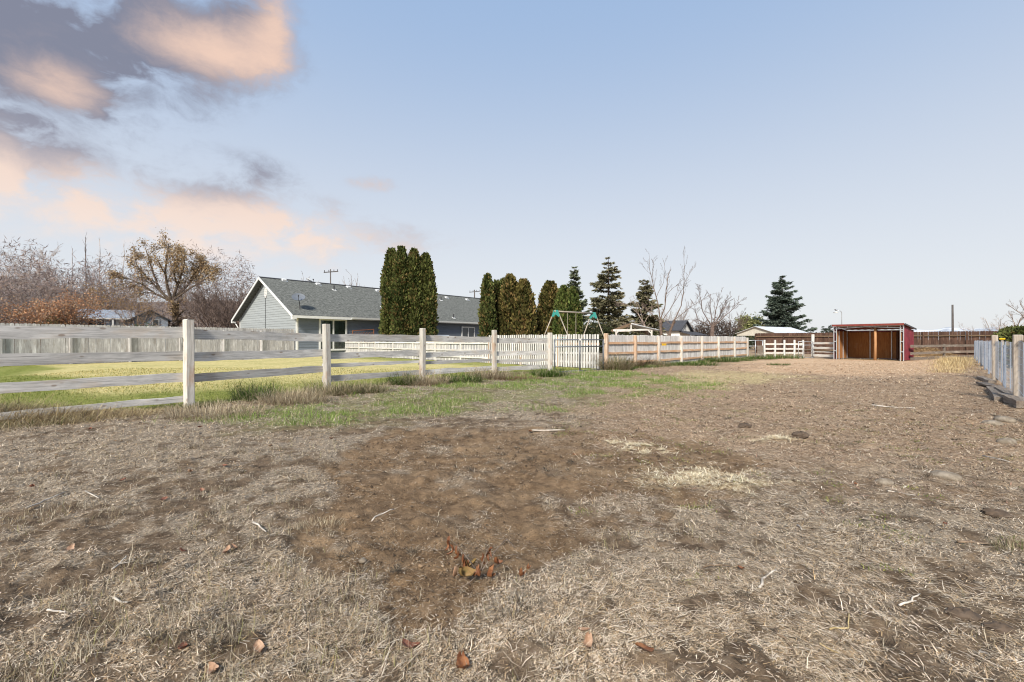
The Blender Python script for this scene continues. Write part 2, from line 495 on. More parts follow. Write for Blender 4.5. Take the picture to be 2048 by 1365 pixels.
def build_ground():
    # one sheet, fine near the viewer and coarse out to the horizon
    ys = [-60., -20., -6., -2., .4]
    yv = .4
    while yv < 14: yv += max(.028, .011 * yv); ys.append(yv)
    while yv < 70: yv *= 1.035; ys.append(yv)
    while yv < 6000: yv *= 1.25; ys.append(yv)
    ys = np.array(ys)
    ts = np.linspace(-1.32, 1.32, 330)
    ts = np.concatenate([[-40, -12, -5, -2.6, -1.8], ts, [1.8, 2.6, 5, 12, 40]])
    Yg, Tg = np.meshgrid(ys, ts, indexing='ij')
    Xg = Tg * np.clip(np.abs(Yg), 1.6, None)
    x = Xg.ravel(); y = Yg.ravel()
    z = ground_z(x, y)
    zo = zones(x, y)
    z = z + zo['bare'] * (fbm(x * 16, y * 16, 4, 31, .8) - .5) * .05 * np.exp(-np.clip(y - 3, 0, None) / 10) - zo['bare'] * .02
    z = np.where(inpoly(x, y, LAWN), np.minimum(z, 0) - .06, z)
    z = np.where((y > 120) | (np.abs(x) > 200), -.3, z)
    n, k = Yg.shape
    i = np.arange(n * k).reshape(n, k)
    F = np.c_[i[:-1, :-1].ravel(), i[:-1, 1:].ravel(), i[1:, 1:].ravel(), i[1:, :-1].ravel()]
    at = {q: v for q, v in zo.items()}
    at['cover'] = cover(x, y)
    me = mesh_np('ground', np.c_[x, y, z], F, at, smooth=True)
    m, t, b = new_mat('paddock_ground')
    geo = t.node('ShaderNodeNewGeometry'); P = geo.outputs['Position']
    A = lambda q: t.attr(q).outputs['Fac']
    n1 = t.noise(P, 1.3, 5, .6); n2 = t.noise(P, 9.0, 6, .65); n3 = t.noise(P, 38.0, 5, .75); n4 = t.noise(P, 160.0, 3, .7)
    soil = t.mix(t.ramp(n2, .35, .68), (.088, .061, .040), (.225, .162, .106))
    soil = t.mix(t.math('MULTIPLY', t.ramp(n3, .50, .72), .6), soil, (.25, .195, .145))
    thatch = t.mix(t.ramp(n3, .35, .66), (.130, .103, .076), (.40, .335, .255))
    thatch = t.mix(t.math('MULTIPLY', t.ramp(n1, .45, .7), .5), thatch, (.31, .255, .19))
    thatch = t.mix(t.math('MULTIPLY', t.ramp(n4, .52, .75), .5), thatch, (.54, .46, .36))
    bare = t.mix(t.ramp(n2, .3, .7), (.112, .072, .042), (.262, .176, .104))
    bare = t.mix(t.math('MULTIPLY', t.ramp(n1, .45, .68), .5), bare, (.32, .226, .138))
    bare = t.mix(t.math('MULTIPLY', t.ramp(n4, .60, .78), .5), bare, (.32, .22, .13))
    brown = t.mix(t.ramp(n3, .33, .68), (.17, .112, .070), (.53, .395, .265))
    brown = t.mix(t.math('MULTIPLY', t.ramp(n1, .5, .72), .55), brown, (.55, .42, .285))
    brown = t.mix(t.math('MULTIPLY', t.ramp(n4, .58, .76), .5), brown, (.74, .60, .44))
    green = t.mix(t.ramp(n2, .35, .65), (.080, .100, .025), (.21, .225, .065))
    green = t.mix(t.ramp(n3, .46, .66), green, (.36, .31, .19))
    straw = t.mix(t.ramp(n3, .35, .65), (.36, .27, .15), (.66, .56, .38))
    chips = t.mix(t.ramp(n3, .35, .65), (.38, .24, .14), (.74, .54, .36))
    yel = t.mix(t.ramp(n3, .35, .65), (.30, .235, .12), (.66, .55, .30))
    c = t.mix(A('cover'), soil, thatch)
    c = t.mix(A('right'), c, t.mix(t.math('MULTIPLY', A('cover'), .6), t.mix(.3, brown, soil), brown))
    c = t.mix(A('bare'), c, bare)
    c = t.mix(t.math('MULTIPLY', A('yel'), .8), c, yel)
    c = t.mix(t.math('MULTIPLY', A('green'), t.ramp(n1, .38, .58, .15, .8)), c, green)
    c = t.mix(t.math('MULTIPLY', A('chips'), .85), c, chips)
    c = t.mix(A('straw'), c, straw)
    t.put(b.inputs['Base Color'], c)
    b.inputs['Roughness'].default_value = .95; b.inputs['Specular IOR Level'].default_value = .1
    h = t.math('ADD', t.math('MULTIPLY', n2, 1.2), t.math('ADD', n3, t.math('MULTIPLY', n4, .4)))
    bump(t, b, h, .8, .026)
    o = obj('ground', me, m); tag(o, kind='structure')
    return o


build_ground()


def build_lawn():
    P = np.array(LAWN)
    x0, y0 = P.min(0); x1, y1 = P.max(0)
    xs = np.arange(x0, x1, .22); ysv = np.arange(y0, y1, .22)
    Y, X = np.meshgrid(ysv, xs, indexing='ij')
    keep = inpoly(X[:-1, :-1] + .11, Y[:-1, :-1] + .11, LAWN)
    i = np.arange(X.size).reshape(X.shape)
    F = np.c_[i[:-1, :-1][keep], i[:-1, 1:][keep], i[1:, 1:][keep], i[1:, :-1][keep]]
    used, inv = np.unique(F, return_inverse=True)
    x = X.ravel()[used]; y = Y.ravel()[used]
    z = .012 + (fbm(x * .5, y * .5, 3, 14) - .5) * .04
    # dry straw coloured band across the middle, green towards the fence and on the far left
    d = np.full(x.shape, 1e9)
    for a, b_ in zip(RAIL_POSTS[:-1], RAIL_POSTS[1:]): d = np.minimum(d, segdist(x, y, a, b_))
    lft = sstep(-12.8, -14.2, x + 1.18 * (y - 14) + (fbm(x * .3, y * .3, 3, 2) - .5) * 3)
    dry = sstep(1.0, 5.5, d + (fbm(x * .5, y * .5, 4, 33) - .5) * 4.5) * (1 - lft)
    farg = sstep(3.2, 1.0, np.minimum(segdist(x, y, LOW_A, LOW_B), segdist(x, y, TALL_A, TALL_B)) + (fbm(x * .7, y * .7, 3, 44) - .5) * 1.5)
    dry = dry * (1 - .85 * farg)
    me = mesh_np('lawn', np.c_[x, y, z], inv.reshape(F.shape), {'dry': dry}, smooth=True)
    m, t, b = new_mat('mown_lawn')
    geo = t.node('ShaderNodeNewGeometry'); Pp = geo.outputs['Position']
    n1 = t.noise(Pp, .8, 4, .6); n2 = t.noise(t.mapping(Pp, (1, 1, 1)), 7.0, 6, .7); n3 = t.noise(Pp, 30.0, 4, .7)
    # mowing lanes
    w = t.node('ShaderNodeTexWave'); t.put(w.inputs['Vector'], t.mapping(Pp, (1, 1, 1), rot=(0, 0, math.radians(-38))))
    w.inputs['Scale'].default_value = .28; w.inputs['Distortion'].default_value = .8
    g = t.mix(t.ramp(n2, .32, .68), (.115, .140, .028), (.27, .285, .075))
    g = t.mix(t.math('MULTIPLY', t.ramp(w.outputs['Fac'], .3, .7), .3), g, (.30, .30, .10))
    dcol = t.mix(t.ramp(n2, .33, .66), (.42, .36, .14), (.66, .56, .28))
    dcol = t.mix(t.math('MULTIPLY', t.ramp(n3, .56, .74), .55), dcol, (.30, .27, .09))
    c = t.mix(t.math('MULTIPLY', t.attr('dry').outputs['Fac'], t.ramp(n1, .2, .6, .45, .95)), g, dcol)
    t.put(b.inputs['Base Color'], c); b.inputs['Roughness'].default_value = .95; b.inputs['Specular IOR Level'].default_value = .08
    bump(t, b, t.math('ADD', n2, n3), .8, .03)
    o = obj('lawn', me, m); tag(o, kind='structure')


build_lawn()


def build_hills():
    # brown scrub slope behind the trees on the left; pale snow-dusted ridge far away on the right
    def ridge(name, az0, az1, dist, hfun, mat, depth, n=160):
        a = np.linspace(az0, az1, n); rows = []
        for k, f in enumerate((0., .35, .7, 1., 1.25)):
            r = dist + depth * f
            hh = hfun(a) * (np.sin(min(f, 1.0) * math.pi / 2) ** 1.2 if f <= 1 else .85)
            rows.append(np.c_[np.sin(a) * r, np.cos(a) * r, hh - .5])
        V = np.concatenate(rows); i = np.arange(5 * n).reshape(5, n)
        F = np.c_[i[:-1, :-1].ravel(), i[:-1, 1:].ravel(), i[1:, 1:].ravel(), i[1:, :-1].ravel()]
        o = obj(name, mesh_np(name, V, F, smooth=True), mat); tag(o, kind='structure')
    m, t, b = new_mat('scrub_hillside')
    P = t.node('ShaderNodeNewGeometry').outputs['Position']
    n1 = t.noise(P, .06, 6, .65); n2 = t.noise(P, .5, 5, .7)
    c = t.mix(t.ramp(n1, .4, .6), (.115, .085, .075), (.20, .155, .12)); c = t.mix(t.ramp(n2, .45, .7), c, (.085, .062, .06))
    t.put(b.inputs['Base Color'], c)
    def hl(a):
        d = np.degrees(a)
        return (15.5 + 3 * np.sin(d * .23 + 1)) * sstep(-14, -36, d) + 2.2 * (fbm(d * .5, d * 0 + 3, 4, 4) - .5)
    ridge('scrub_hillside', math.radians(-75), math.radians(-10), 105, hl, m, 60)
    m, t, b = new_mat('snow_dusted_hill')
    P = t.node('ShaderNodeNewGeometry').outputs['Position']
    n1 = t.noise(t.mapping(P, (1, 1, 4)), .0045, 6, .7)
    c = t.mix(t.ramp(n1, .44, .58), (.66, .68, .71), (.30, .33, .38))
    t.put(b.inputs['Base Color'], c)
    def hr(a):
        d = np.degrees(a)
        return 95 * sstep(33, 44, d) * (.55 + .75 * fbm(d * .35, d * 0 + 1, 5, 12))
    ridge('snowy_hills', math.radians(28), math.radians(80), 3800, hr, m, 900, 300)


build_hills()
# ------------------------------------------------------------------ fences and gates
def wobble_board(L, W, T, seed, axis='x', n=9, amp=.008, taper=0.0):
    """a board of length L along its axis, width W, thickness T, with uneven edges; centred across, starting at 0 along"""
    r = np.random.default_rng(seed)
    xs = np.linspace(0, L, n)
    top = W / 2 + r.normal(0, amp, n) - taper * xs / L; bot = -W / 2 + r.normal(0, amp, n); y = r.normal(0, amp * .7, n)
    y -= np.linspace(y[0], y[-1], n)
    V = []
    for i in range(n):
        V += [(xs[i], y[i] - T / 2, bot[i]), (xs[i], y[i] + T / 2, bot[i]), (xs[i], y[i] + T / 2, top[i]), (xs[i], y[i] - T / 2, top[i])]
    F = [(0, 1, 2, 3)[::-1]]
    for i in range(n - 1):
        for k in range(4):
            F.append((4 * i + k, 4 * i + (k + 1) % 4, 4 * i + 4 + (k + 1) % 4, 4 * i + 4 + k))
    F.append(tuple(4 * (n - 1) + k for k in range(4)))
    if axis == 'z': V = [(v[2], v[1], v[0]) for v in V]; F = [f[::-1] for f in F]
    mb = MB(); mb.add(V, F)
    return mb


def rail_between(parent, a, b, za, zb, W, T, mat, seed, off=0.0, over=.05, name='rail', amp=.006):
    """board from post a to post b at heights za, zb, set off sideways"""
    A = Vector((a[0], a[1], za)); B = Vector((b[0], b[1], zb)); d = (B - A); L = d.length
    yaw = math.atan2(d.y, d.x); pit = -math.asin(d.z / L)
    side = Vector((math.sin(yaw), -math.cos(yaw), 0)) * off
    p = A + side - d.normalized() * over
    return obj(name, wobble_board(L + 2 * over, W, T, seed, amp=amp).mesh(name), mat, parent, TR(p.x, p.y, p.z, yaw, 0, pit))


def post_mesh(h, w, seed, depth=.25, top='flat'):
    r = np.random.default_rng(seed)
    zs = [-depth, .0, h * .35, h * .7, h - .015, h]
    V = []
    for k, z in enumerate(zs):
        s = w / 2 * (.88 if k == 5 else 1) ; dx, dy = r.normal(0, .004, 2)
        c = s * .22
        V += [(dx + x, dy + y, z) for x, y in ((-s + c, -s), (s - c, -s), (s, -s + c), (s, s - c), (s - c, s), (-s + c, s), (-s, s - c), (-s, -s + c))]
    F = [tuple(range(8))[::-1]]
    for i in range(5):
        F += [(8 * i + k, 8 * i + (k + 1) % 8, 8 * i + 8 + (k + 1) % 8, 8 * i + 8 + k) for k in range(8)]
    F.append(tuple(range(40, 48)))
    mb = MB(); mb.add(V, F)
    return mb


def yaw_of(a, b): return math.atan2(b[1] - a[1], b[0] - a[0])


def rail_fence():
    f = thing('rail_fence', 'weathered grey four board rail fence running from the left foreground to the metal gate', 'fence', TR(*RAIL_POSTS[2], 0))
    hs = [1.62, 1.63, 1.66, 1.66, 1.62, 1.62, 1.55]
    for i, (p, h) in enumerate(zip(RAIL_POSTS, hs)):
        yaw = yaw_of(RAIL_POSTS[max(i - 1, 0)], RAIL_POSTS[min(i + 1, 6)])
        obj('post', post_mesh(h, .145, 100 + i), W_POST, f, TR(p[0], p[1], -.03, yaw, random.uniform(-.008, .008), random.uniform(-.008, .008)))
    # heights of the four boards at both ends of each bay
    Z = [[(1.34, 1.34), (.95, .94), (.55, .54), (.14, .13)],
         [(1.35, 1.37), (.96, .96), (.55, .56), (.15, .16)],
         [(1.36, 1.30), (.93, .93), (.53, .55), (.13, .14)],
         [(1.30, 1.29), (.86, .86), (.62, .60), (.30, .29)],
         [(1.29, 1.25), (.79, .83), (.56, .55), (.28, .26)],
         [(1.22, 1.22), (.76, .76), (.49, .48), (.22, .22)]]
    s = 0
    for i in range(6):
        a, b = RAIL_POSTS[i], RAIL_POSTS[i + 1]
        for k, (za, zb) in enumerate(Z[i]):
            if i == 2 and k == 3: continue
            W = (.185, .17, .16, .11)[k] if i < 3 else (.185, .155, .10, .15)[k]
            if i == 3 and k == 2: W = .09
            s += 1
            rail_between(f, a, b, za, zb, W, .035, W_RAIL, 200 + s, off=-.09 + (s % 3) * .002, over=.06 if i else .02)
    return f


rail_fence()


def picket_mesh(h, w, t, style, seed):
    w2 = w / 2
    if style == 'scallop':
        prof = [(-w2, 0), (w2, 0)] + [(w2 * math.cos(a), h - w2 * .75 + w2 * .75 * math.sin(a)) for a in np.linspace(0, math.pi, 7)]
    elif style == 'dogear':
        prof = [(-w2, 0), (w2, 0), (w2, h - .03), (w2 * .6, h), (-w2 * .6, h), (-w2, h - .03)]
    else:
        prof = [(-w2, 0), (w2, 0), (w2, h), (-w2, h)]
    mb = MB(); mb.prism(prof, 1, -t / 2, t / 2)
    return mb.mesh('picket')


def picket_row(f, a, b, h0, h1, w, gap, style, mat, side, t=.02, z0=.03, jit=.012, name='picket', meshes=None):
    L = math.hypot(b[0] - a[0], b[1] - a[1]); yaw = yaw_of(a, b)
    n = max(1, int(L / (w + gap))); step = L / n
    nx, ny = math.sin(yaw) * side, -math.cos(yaw) * side
    meshes = meshes if meshes is not None else {}
    for i in range(n):
        s = (i + .5) * step; fr = s / L
        hh = round(h0 + (h1 - h0) * fr, 2)
        key = (hh, style, w)
        if key not in meshes: meshes[key] = picket_mesh(hh, w, t, style, 0)
        x = a[0] + (b[0] - a[0]) * fr + nx; y = a[1] + (b[1] - a[1]) * fr + ny
        obj(name, meshes[key], mat, f, TR(x, y, z0 + random.uniform(-jit, jit), yaw + random.uniform(-.02, .02), 0, random.uniform(-.008, .008)))


def side_fence():
    f = thing('board_fence', 'tall bleached picket fence with orange brown rails to the right of the metal gate', 'fence', TR(*SIDE_POSTS[0], 0))
    hs = [1.55, 1.48, 1.46, 1.47, 1.48, 1.47, 1.47, 1.42]
    for i, (p, h) in enumerate(zip(SIDE_POSTS, hs)):
        yaw = yaw_of(SIDE_POSTS[0], SIDE_POSTS[-1])
        o = obj('post', post_mesh(h, .15 if i == 0 else .125, 300 + i), W_CEDAR_Z if i < 2 else W_POST, f, TR(p[0], p[1], -.03, yaw))
    ms = {}
    for i in range(7):
        a, b = SIDE_POSTS[i], SIDE_POSTS[i + 1]
        for k, z in enumerate((.24, .68, 1.10)):
            rail_between(f, a, b, z, z + random.uniform(-.02, .02), .095, .04, W_CEDAR_X, 320 + i * 3 + k, off=-.045, over=-.055)
        if i < 6:
            picket_row(f, a, b, 1.43, 1.43, .138, .006, 'dogear', W_PICK, -.085, meshes=ms, jit=.016)
        else:
            picket_row(f, a, b, 1.43, 1.43, .138, .006, 'dogear', W_PICK, -.085, meshes=ms, jit=.016)
    return f


side_fence()


def tall_pickets():
    f = thing('picket_fence', 'spaced picket fence behind the metal gate with one orange post and white rails', 'fence', TR(*TALL_B, 0))
    n = 3
    P = [tuple(TALL_B[k] + (TALL_A[k] - TALL_B[k]) * i / n for k in (0, 1)) for i in range(n + 1)]
    for i in range(1, n + 1):
        obj('post', post_mesh(1.42, .11, 340 + i), W_CEDAR_Z, f, TR(P[i][0], P[i][1], -.03, yaw_of(TALL_B, TALL_A)))
    for i in range(n):
        for k, z in enumerate((.26, .66, 1.08)):
            rail_between(f, P[i], P[i + 1], z, z, .09, .04, W_CEDAR_X if k == 2 and i == 0 else W_PICKRAIL, 350 + 3 * i + k, off=.03, over=-.06)
    picket_row(f, TALL_B, TALL_A, 1.46, 1.46, .085, .055, 'flat', W_PICK, -.05, jit=.015)


tall_pickets()


def low_pickets():
    f = thing('picket_fence', 'low white picket fence crossing the lawn from the house to the tall pickets', 'fence', TR(*LOW_A, 0))
    n = 7
    P = [tuple(LOW_A[k] + (LOW_B[k] - LOW_A[k]) * i / n for k in (0, 1)) for i in range(n + 1)]
    for i in range(n):
        obj('post', post_mesh(1.12, .10, 380 + i), W_CEDAR_Z if i == 0 else W_PICKRAIL, f, TR(P[i][0], P[i][1], -.03, yaw_of(LOW_A, LOW_B)))
        for k, z in enumerate((.28, .66, 1.06)):
            rail_between(f, P[i], P[i + 1], z, z, .085, .04, W_PICKRAIL, 400 + 3 * i + k, off=.03, over=-.052)
    picket_row(f, LOW_A, LOW_B, 1.08, 1.08, .085, .05, 'flat', W_PICK, -.03, jit=.01)


low_pickets()


def privacy_fence():
    f = thing('board_fence', 'grey weathered solid board fence with scalloped tops across the back of the lawn', 'fence', TR(*PRIV[1], 0))
    ms = {}
    for (a, b) in ((PRIV[0], PRIV[1]), (PRIV[1], PRIV[2])):
        L = math.hypot(b[0] - a[0], b[1] - a[1]); n = 6
        for i in range(n):
            p = tuple(a[k] + (b[k] - a[k]) * i / n for k in (0, 1)); q = tuple(a[k] + (b[k] - a[k]) * (i + 1) / n for k in (0, 1))
            obj('post', post_mesh(1.9, .11, 430 + i), W_GREY, f, TR(p[0], p[1], -.03, yaw_of(a, b)))
            for k, z in enumerate((.3, 1.72)):
                rail_between(f, p, q, z, z, .09, .04, W_RAIL, 440 + 2 * i + k, off=.03, over=-.06)
        picket_row(f, a, b, 2.0, 2.0, .142, .004, 'scallop', W_GREY, -.06, meshes=ms, jit=.01)


privacy_fence()


W_BROWN_Z = wood('red_brown_post_wood', [(.14, .06, .035), (.22, .10, .06), (.18, .09, .06)], 'z')


def back_fence():
    A = Vector((17.5, 45.0)); B = Vector((43.0, 23.0)); A = Vector((23.0, 43.0))
    f = thing('board_fence', 'dark brown stained board fence behind the red shelter at the back of the paddock', 'fence', TR(33, 33, 0))
    n = 12; ms = {}
    for i in range(n + 1):
        p = A + (B - A) * (i / n)
        obj('post', post_mesh(1.86, .10, 460 + i), W_BROWN if i != 8 else W_BROWN_Z, f, TR(p.x, p.y, -.03, yaw_of(A, B)))
        if i < n:
            q = A + (B - A) * ((i + 1) / n)
            for k, z in enumerate((.35, 1.55)):
                rail_between(f, p, q, z, z, .09, .04, W_BROWN_X, 470 + 2 * i + k, off=.03, over=-.056)
    picket_row(f, A, B, 1.84, 1.84, .146, -.003, 'dogear', W_BROWN, -.06, meshes=ms, jit=.008)


back_fence()


def pipe_gate(name, label, A, B, z0, z1, tubes, uprights, mat, r=.021, tilt=0.0, mesh_lines=0, cat='gate'):
    """A is the hinge end; tubes are heights, uprights fractions along"""
    A = Vector((*A, 0)); B = Vector((*B, 0)); d = B - A
    f = thing(name, label, cat, TR(A.x, A.y, 0))
    def P(s, z): return A + d * s + Vector((0, 0, z - tilt * s))
    for z in tubes:
        obj('crossbar', MB().tube([P(.01, z), P(.5, z), P(.99, z)], r * .85, 8).mesh('crossbar', True), mat, f)
    for s in uprights:
        obj('stile', MB().tube([P(s, z0), P(s, z1)], r * 1.05, 8).mesh('stile', True), mat, f)
    for k in range(mesh_lines):
        z = z0 + (tubes[-1] - z0) * (k + 1) / (mesh_lines + 1)
        obj('wire', MB().tube([P(.01, z), P(.99, z)], .004, 4).mesh('wire'), GALV, f)
    return f


g1 = pipe_gate('metal_gate', 'grey tubular metal gate hung between two wooden posts in the rail fence', (3.78, 18.86), (1.62, 17.35), .02, 1.27, (.02, .98, 1.25), (0, .5, 1), GATE_STEEL, .028)
for z in (.3, 1.1):
    obj('hinge', MB().tube([(3.78, 18.86, z - .04), (3.78, 18.86, z + .04)], .035, 8).tube([(3.78, 18.86, z), (3.9, 18.95, z)], .012, 6), GATE_STEEL, g1)
obj('latch', MB().box(-.03, .03, -.05, .05, -.04, .04), WHITE_PVC, g1, TR(2.7, 18.08, 1.26, .6))

# small gate, cross fence and second gate at the far end of the side fence
g2 = pipe_gate('metal_gate', 'narrow galvanised gate with old plywood tied to it at the end of the picket fence', (16.1, 31.0), (17.15, 31.15), .05, 1.22, (.08, .82, 1.2), (0, .5, 1), GALV, .02)
obj('panel', MB().box(0, .42, -.012, .012, .04, .86), W_TIMBER, g2, TR(16.72, 31.03, 0, .12))


def cross_fence():
    pts = [(17.3, 31.2), (18.15, 31.4), (18.85, 31.5), (19.55, 31.5), (20.15, 31.5)]
    f = thing('rail_fence', 'short whitewashed rail fence of square posts behind the grass between the two small gates', 'fence', TR(*pts[0], 0))
    for i, p in enumerate(pts):
        obj('post', post_mesh(1.26, .11, 520 + i), W_PICKRAIL, f, TR(p[0], p[1] + .0, -.02, 0))
    for i in range(4):
        for k, z in enumerate((.34, .62, .95)):
            rail_between(f, pts[i], pts[i + 1], z, z, .11, .035, W_PICKRAIL, 530 + i * 3 + k, off=.03, over=-.058)


cross_fence()
g3 = pipe_gate('metal_gate', 'galvanised pipe gate with wire infill standing left of the tall white corner post', (20.5, 31.0), (19.45, 30.9), .03, 1.14, (.05, .88, 1.12), (0, .66, 1), GALV, .02, mesh_lines=5)


def shed_side_fence():
    f = thing('rail_fence', 'three pale boards joining the tall white corner post to the red shelter', 'fence', TR(20.62, 31.4, 0))
    obj('post', post_mesh(1.64, .15, 540), W_PICKRAIL, f, TR(20.62, 31.2, -.02, 0))
    e = SHED_R + SHED_F * 3.3 + SHED_D * .5
    for k, z in enumerate((.20, .44, .70, 1.02)):
        rail_between(f, (20.62, 31.2), (e.x, e.y), z, z, .14 if k != 1 else .06, .035, W_PICKRAIL, 545 + k, off=.09, over=.03)


shed_side_fence()


def right_rails():
    f = thing('rail_fence', 'low grey board fence running from the red side of the shelter to the wire fence', 'fence', TR(28, 30, 0))
    a = SHED_R + SHED_D * 1.1 + Vector((.12, -.1, 0)); pts = [(a.x, a.y), (28.4, 29.9), (32.2, 31.6)]
    for i, p in enumerate(pts):
        if i: obj('post', post_mesh(1.0, .11, 560 + i), W_TIMBER, f, TR(p[0], p[1], -.02, .4))
    for i in range(2):
        for k, z in enumerate((.12, .44, .86)):
            rail_between(f, pts[i], pts[i + 1], z, z, .15, .035, W_TIMBER, 570 + i * 3 + k, off=.05, over=.03)


right_rails()


def wire_fence():
    A = Vector((6.4, 5.3)); B = Vector((32.4, 32.0)); d = (B - A); L = d.length; u = d / L; yaw = yaw_of(A, B)
    f = thing('wire_fence', 'silvery welded wire fence with wooden posts and bluish grey slats along the right edge', 'fence', TR(10, 9, 0))
    ts = [(10.0 - A.x) / u.x, (15.0 - A.x) / u.x]
    posts = [ts[0] - 3.4, ts[0], ts[0] + 3.4, ts[1], ts[1] + 3.4, ts[1] + 6.8, ts[1] + 10.2, ts[1] + 13.6, ts[1] + 17.0, ts[1] + 20.4]
    for i, s in enumerate(posts):
        p = A + u * s
        h = (1.40, 1.38, 1.15, 1.42, 1.2, 1.2, 1.18, 1.2, 1.18, 1.2)[i]
        obj('post', post_mesh(h, .14 if i in (1, 3) else .055, 600 + i), W_TIMBER_Z if i in (1, 3) else SLAT_BLUE, f, TR(p.x, p.y, -.03, yaw))
    # two planks nailed to the tall corner post
    p = A + u * (posts[3] + .35)
    obj('plank', MB().box(-.07, .07, -.02, .02, 0, 1.40), W_TIMBER_Z, f, TR(p.x, p.y, 0, yaw))
    # slats behind the wire
    k = 0; s = posts[1] + .55
    while s < posts[-1]:
        p = A + u * s; n = Vector((u.y, -u.x)) * .11
        h = 1.22 if s < posts[3] else 1.06 + .1 * random.random()
        obj('slat', MB().box(-.035, .035, -.01, .01, .02, h).mesh('slat') if k < 1 else bpy.data.meshes['slat'], SLAT_BLUE, f, TR(p.x + n.x, p.y + n.y, random.uniform(-.04, .02), yaw))
        k += 1; s += 1.5 if s < posts[4] else 1.2
    # wires: long horizontals, then verticals, as real thin rods
    for j in range(9):
        z = .12 + .135 * j
        obj('wire', MB().tube([(A.x + u.x * q, A.y + u.y * q, z - .02 * math.sin(q * 1.9 + j)) for q in np.arange(posts[0], posts[-1], .8)], .0036, 4).mesh('wire'), WIRE, f)
    mb = MB(); q = posts[0]
    while q < posts[-1]:
        p = A + u * q; mb.tube([(p.x, p.y, .10), (p.x, p.y, 1.2)], .0022, 3, False); q += .2
    o = obj('wire_verticals', mb, WIRE, f); tag(o, kind='stuff')
    for i in (1, 3):
        p = A + u * (posts[i] - .25)
        obj('post_cap', MB().box(-.06, .06, -.06, .06, -.02, .02), YELLOW, f, TR(p.x + .1, p.y - .1, 1.32 if i == 1 else 1.28, yaw))
        obj('stake', post_mesh(1.3 if i == 1 else 1.26, .06, 640 + i), W_TIMBER_Z, f, TR(p.x + .1, p.y - .1, -.03, yaw))


W_TIMBER_Z = wood('old_post_wood', [(.26, .22, .18), (.40, .35, .30), (.46, .42, .37)], 'z', stain=(.30, .22, .16), stain_amt=.4)
SLAT_BLUE = wood('bluish_grey_slat', [(.13, .155, .20), (.21, .245, .31), (.26, .29, .34)], 'z')
WIRE = plain('galvanised_wire', (.40, .44, .50), .5, .2, .1)
wire_fence()
# ------------------------------------------------------------------ buildings and other built things
def siding_mat(name, c, var=.06):
    m, t, b = new_mat(name)
    tc = t.node('ShaderNodeTexCoord'); oi = t.node('ShaderNodeObjectInfo')
    n = t.noise(t.vmath('MULTIPLY', tc.outputs['Object'], (.6, .6, 6)), 3.0, 5, .6)
    k = t.math('ADD', 1 - var, t.math('MULTIPLY', oi.outputs['Random'], var * 2))
    cc = t.mix(t.ramp(n, .3, .7), tuple(v * .93 for v in c), tuple(v * 1.07 for v in c))
    t.put(b.inputs['Base Color'], t.vmath('MULTIPLY', cc, _tri(t, k)))
    b.inputs['Roughness'].default_value = .6
    return m


def shingle_mat(name, c0, c1):
    m, t, b = new_mat(name)
    tc = t.node('ShaderNodeTexCoord'); br = t.node('ShaderNodeTexBrick')
    t.put(br.inputs['Vector'], tc.outputs['UV'])
    br.inputs['Scale'].default_value = 1.0; br.inputs['Brick Width'].default_value = .30; br.inputs['Row Height'].default_value = .145
    br.inputs['Mortar Size'].default_value = .008
    br.inputs['Color1'].default_value = col4(c0); br.inputs['Color2'].default_value = col4(c1); br.inputs['Mortar'].default_value = col4(tuple(v * .55 for v in c0))
    n = t.noise(tc.outputs['UV'], 5.0, 6, .75); n2 = t.noise(tc.outputs['UV'], .9, 3, .6)
    c = t.mix(t.ramp(n, .40, .66), br.outputs['Color'], tuple(v * 1.55 for v in c1))
    c = t.mix(t.math('MULTIPLY', t.ramp(n2, .4, .7), .35), c, tuple(v * 1.25 for v in c1))
    t.put(b.inputs['Base Color'], c); b.inputs['Roughness'].default_value = .9; b.inputs['Specular IOR Level'].default_value = .15
    bump(t, b, br.outputs['Fac'], -.4, .01)
    return m


def slab(p, th=.12, name='roof'):
    """thick sheet on four corners (counter-clockwise seen from above) with UVs in metres"""
    p = [Vector(q) for q in p]
    n = (p[1] - p[0]).cross(p[3] - p[0]).normalized()
    V = p + [q - n * th for q in p]
    me = bpy.data.meshes.new(name)
    me.from_pydata([tuple(v) for v in V], [], [(0, 1, 2, 3), (7, 6, 5, 4), (0, 4, 5, 1), (1, 5, 6, 2), (2, 6, 7, 3), (3, 7, 4, 0)])
    uv = me.uv_layers.new(name='UVMap')
    e1 = (p[1] - p[0]).normalized(); e2 = n.cross(e1)
    for poly in me.polygons:
        for li in poly.loop_indices:
            q = Vector(me.vertices[me.loops[li].vertex_index].co) - p[0]
            uv.data[li].uv = (q.dot(e1), q.dot(e2))
    me.update()
    return me


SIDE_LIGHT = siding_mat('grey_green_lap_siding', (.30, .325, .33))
SIDE_SHADED = siding_mat('shaded_lap_siding', (.16, .185, .22))  # same siding as the gable, shade of the long side put into its colour
SHINGLE = shingle_mat('grey_green_shingles', (.070, .073, .067), (.120, .124, .114))
SHINGLE_BLUE = shingle_mat('pale_blue_shingles', (.22, .25, .30), (.30, .34, .40))
SHINGLE_DARK = shingle_mat('charcoal_shingles', (.035, .037, .045), (.06, .062, .07))
m, t, b = new_mat('window_glass'); b.inputs['Base Color'].default_value = (.035, .042, .045, 1); b.inputs['Roughness'].default_value = .06; b.inputs['Specular IOR Level'].default_value = .6
GLASS = m
m, t, b = new_mat('clear_pane')
gl = t.node('ShaderNodeBsdfGlossy'); gl.inputs['Roughness'].default_value = .03; tr = t.node('ShaderNodeBsdfTransparent'); tr.inputs[0].default_value = (.62, .66, .64, 1)
fr = t.node('ShaderNodeFresnel'); fr.inputs[0].default_value = 1.6
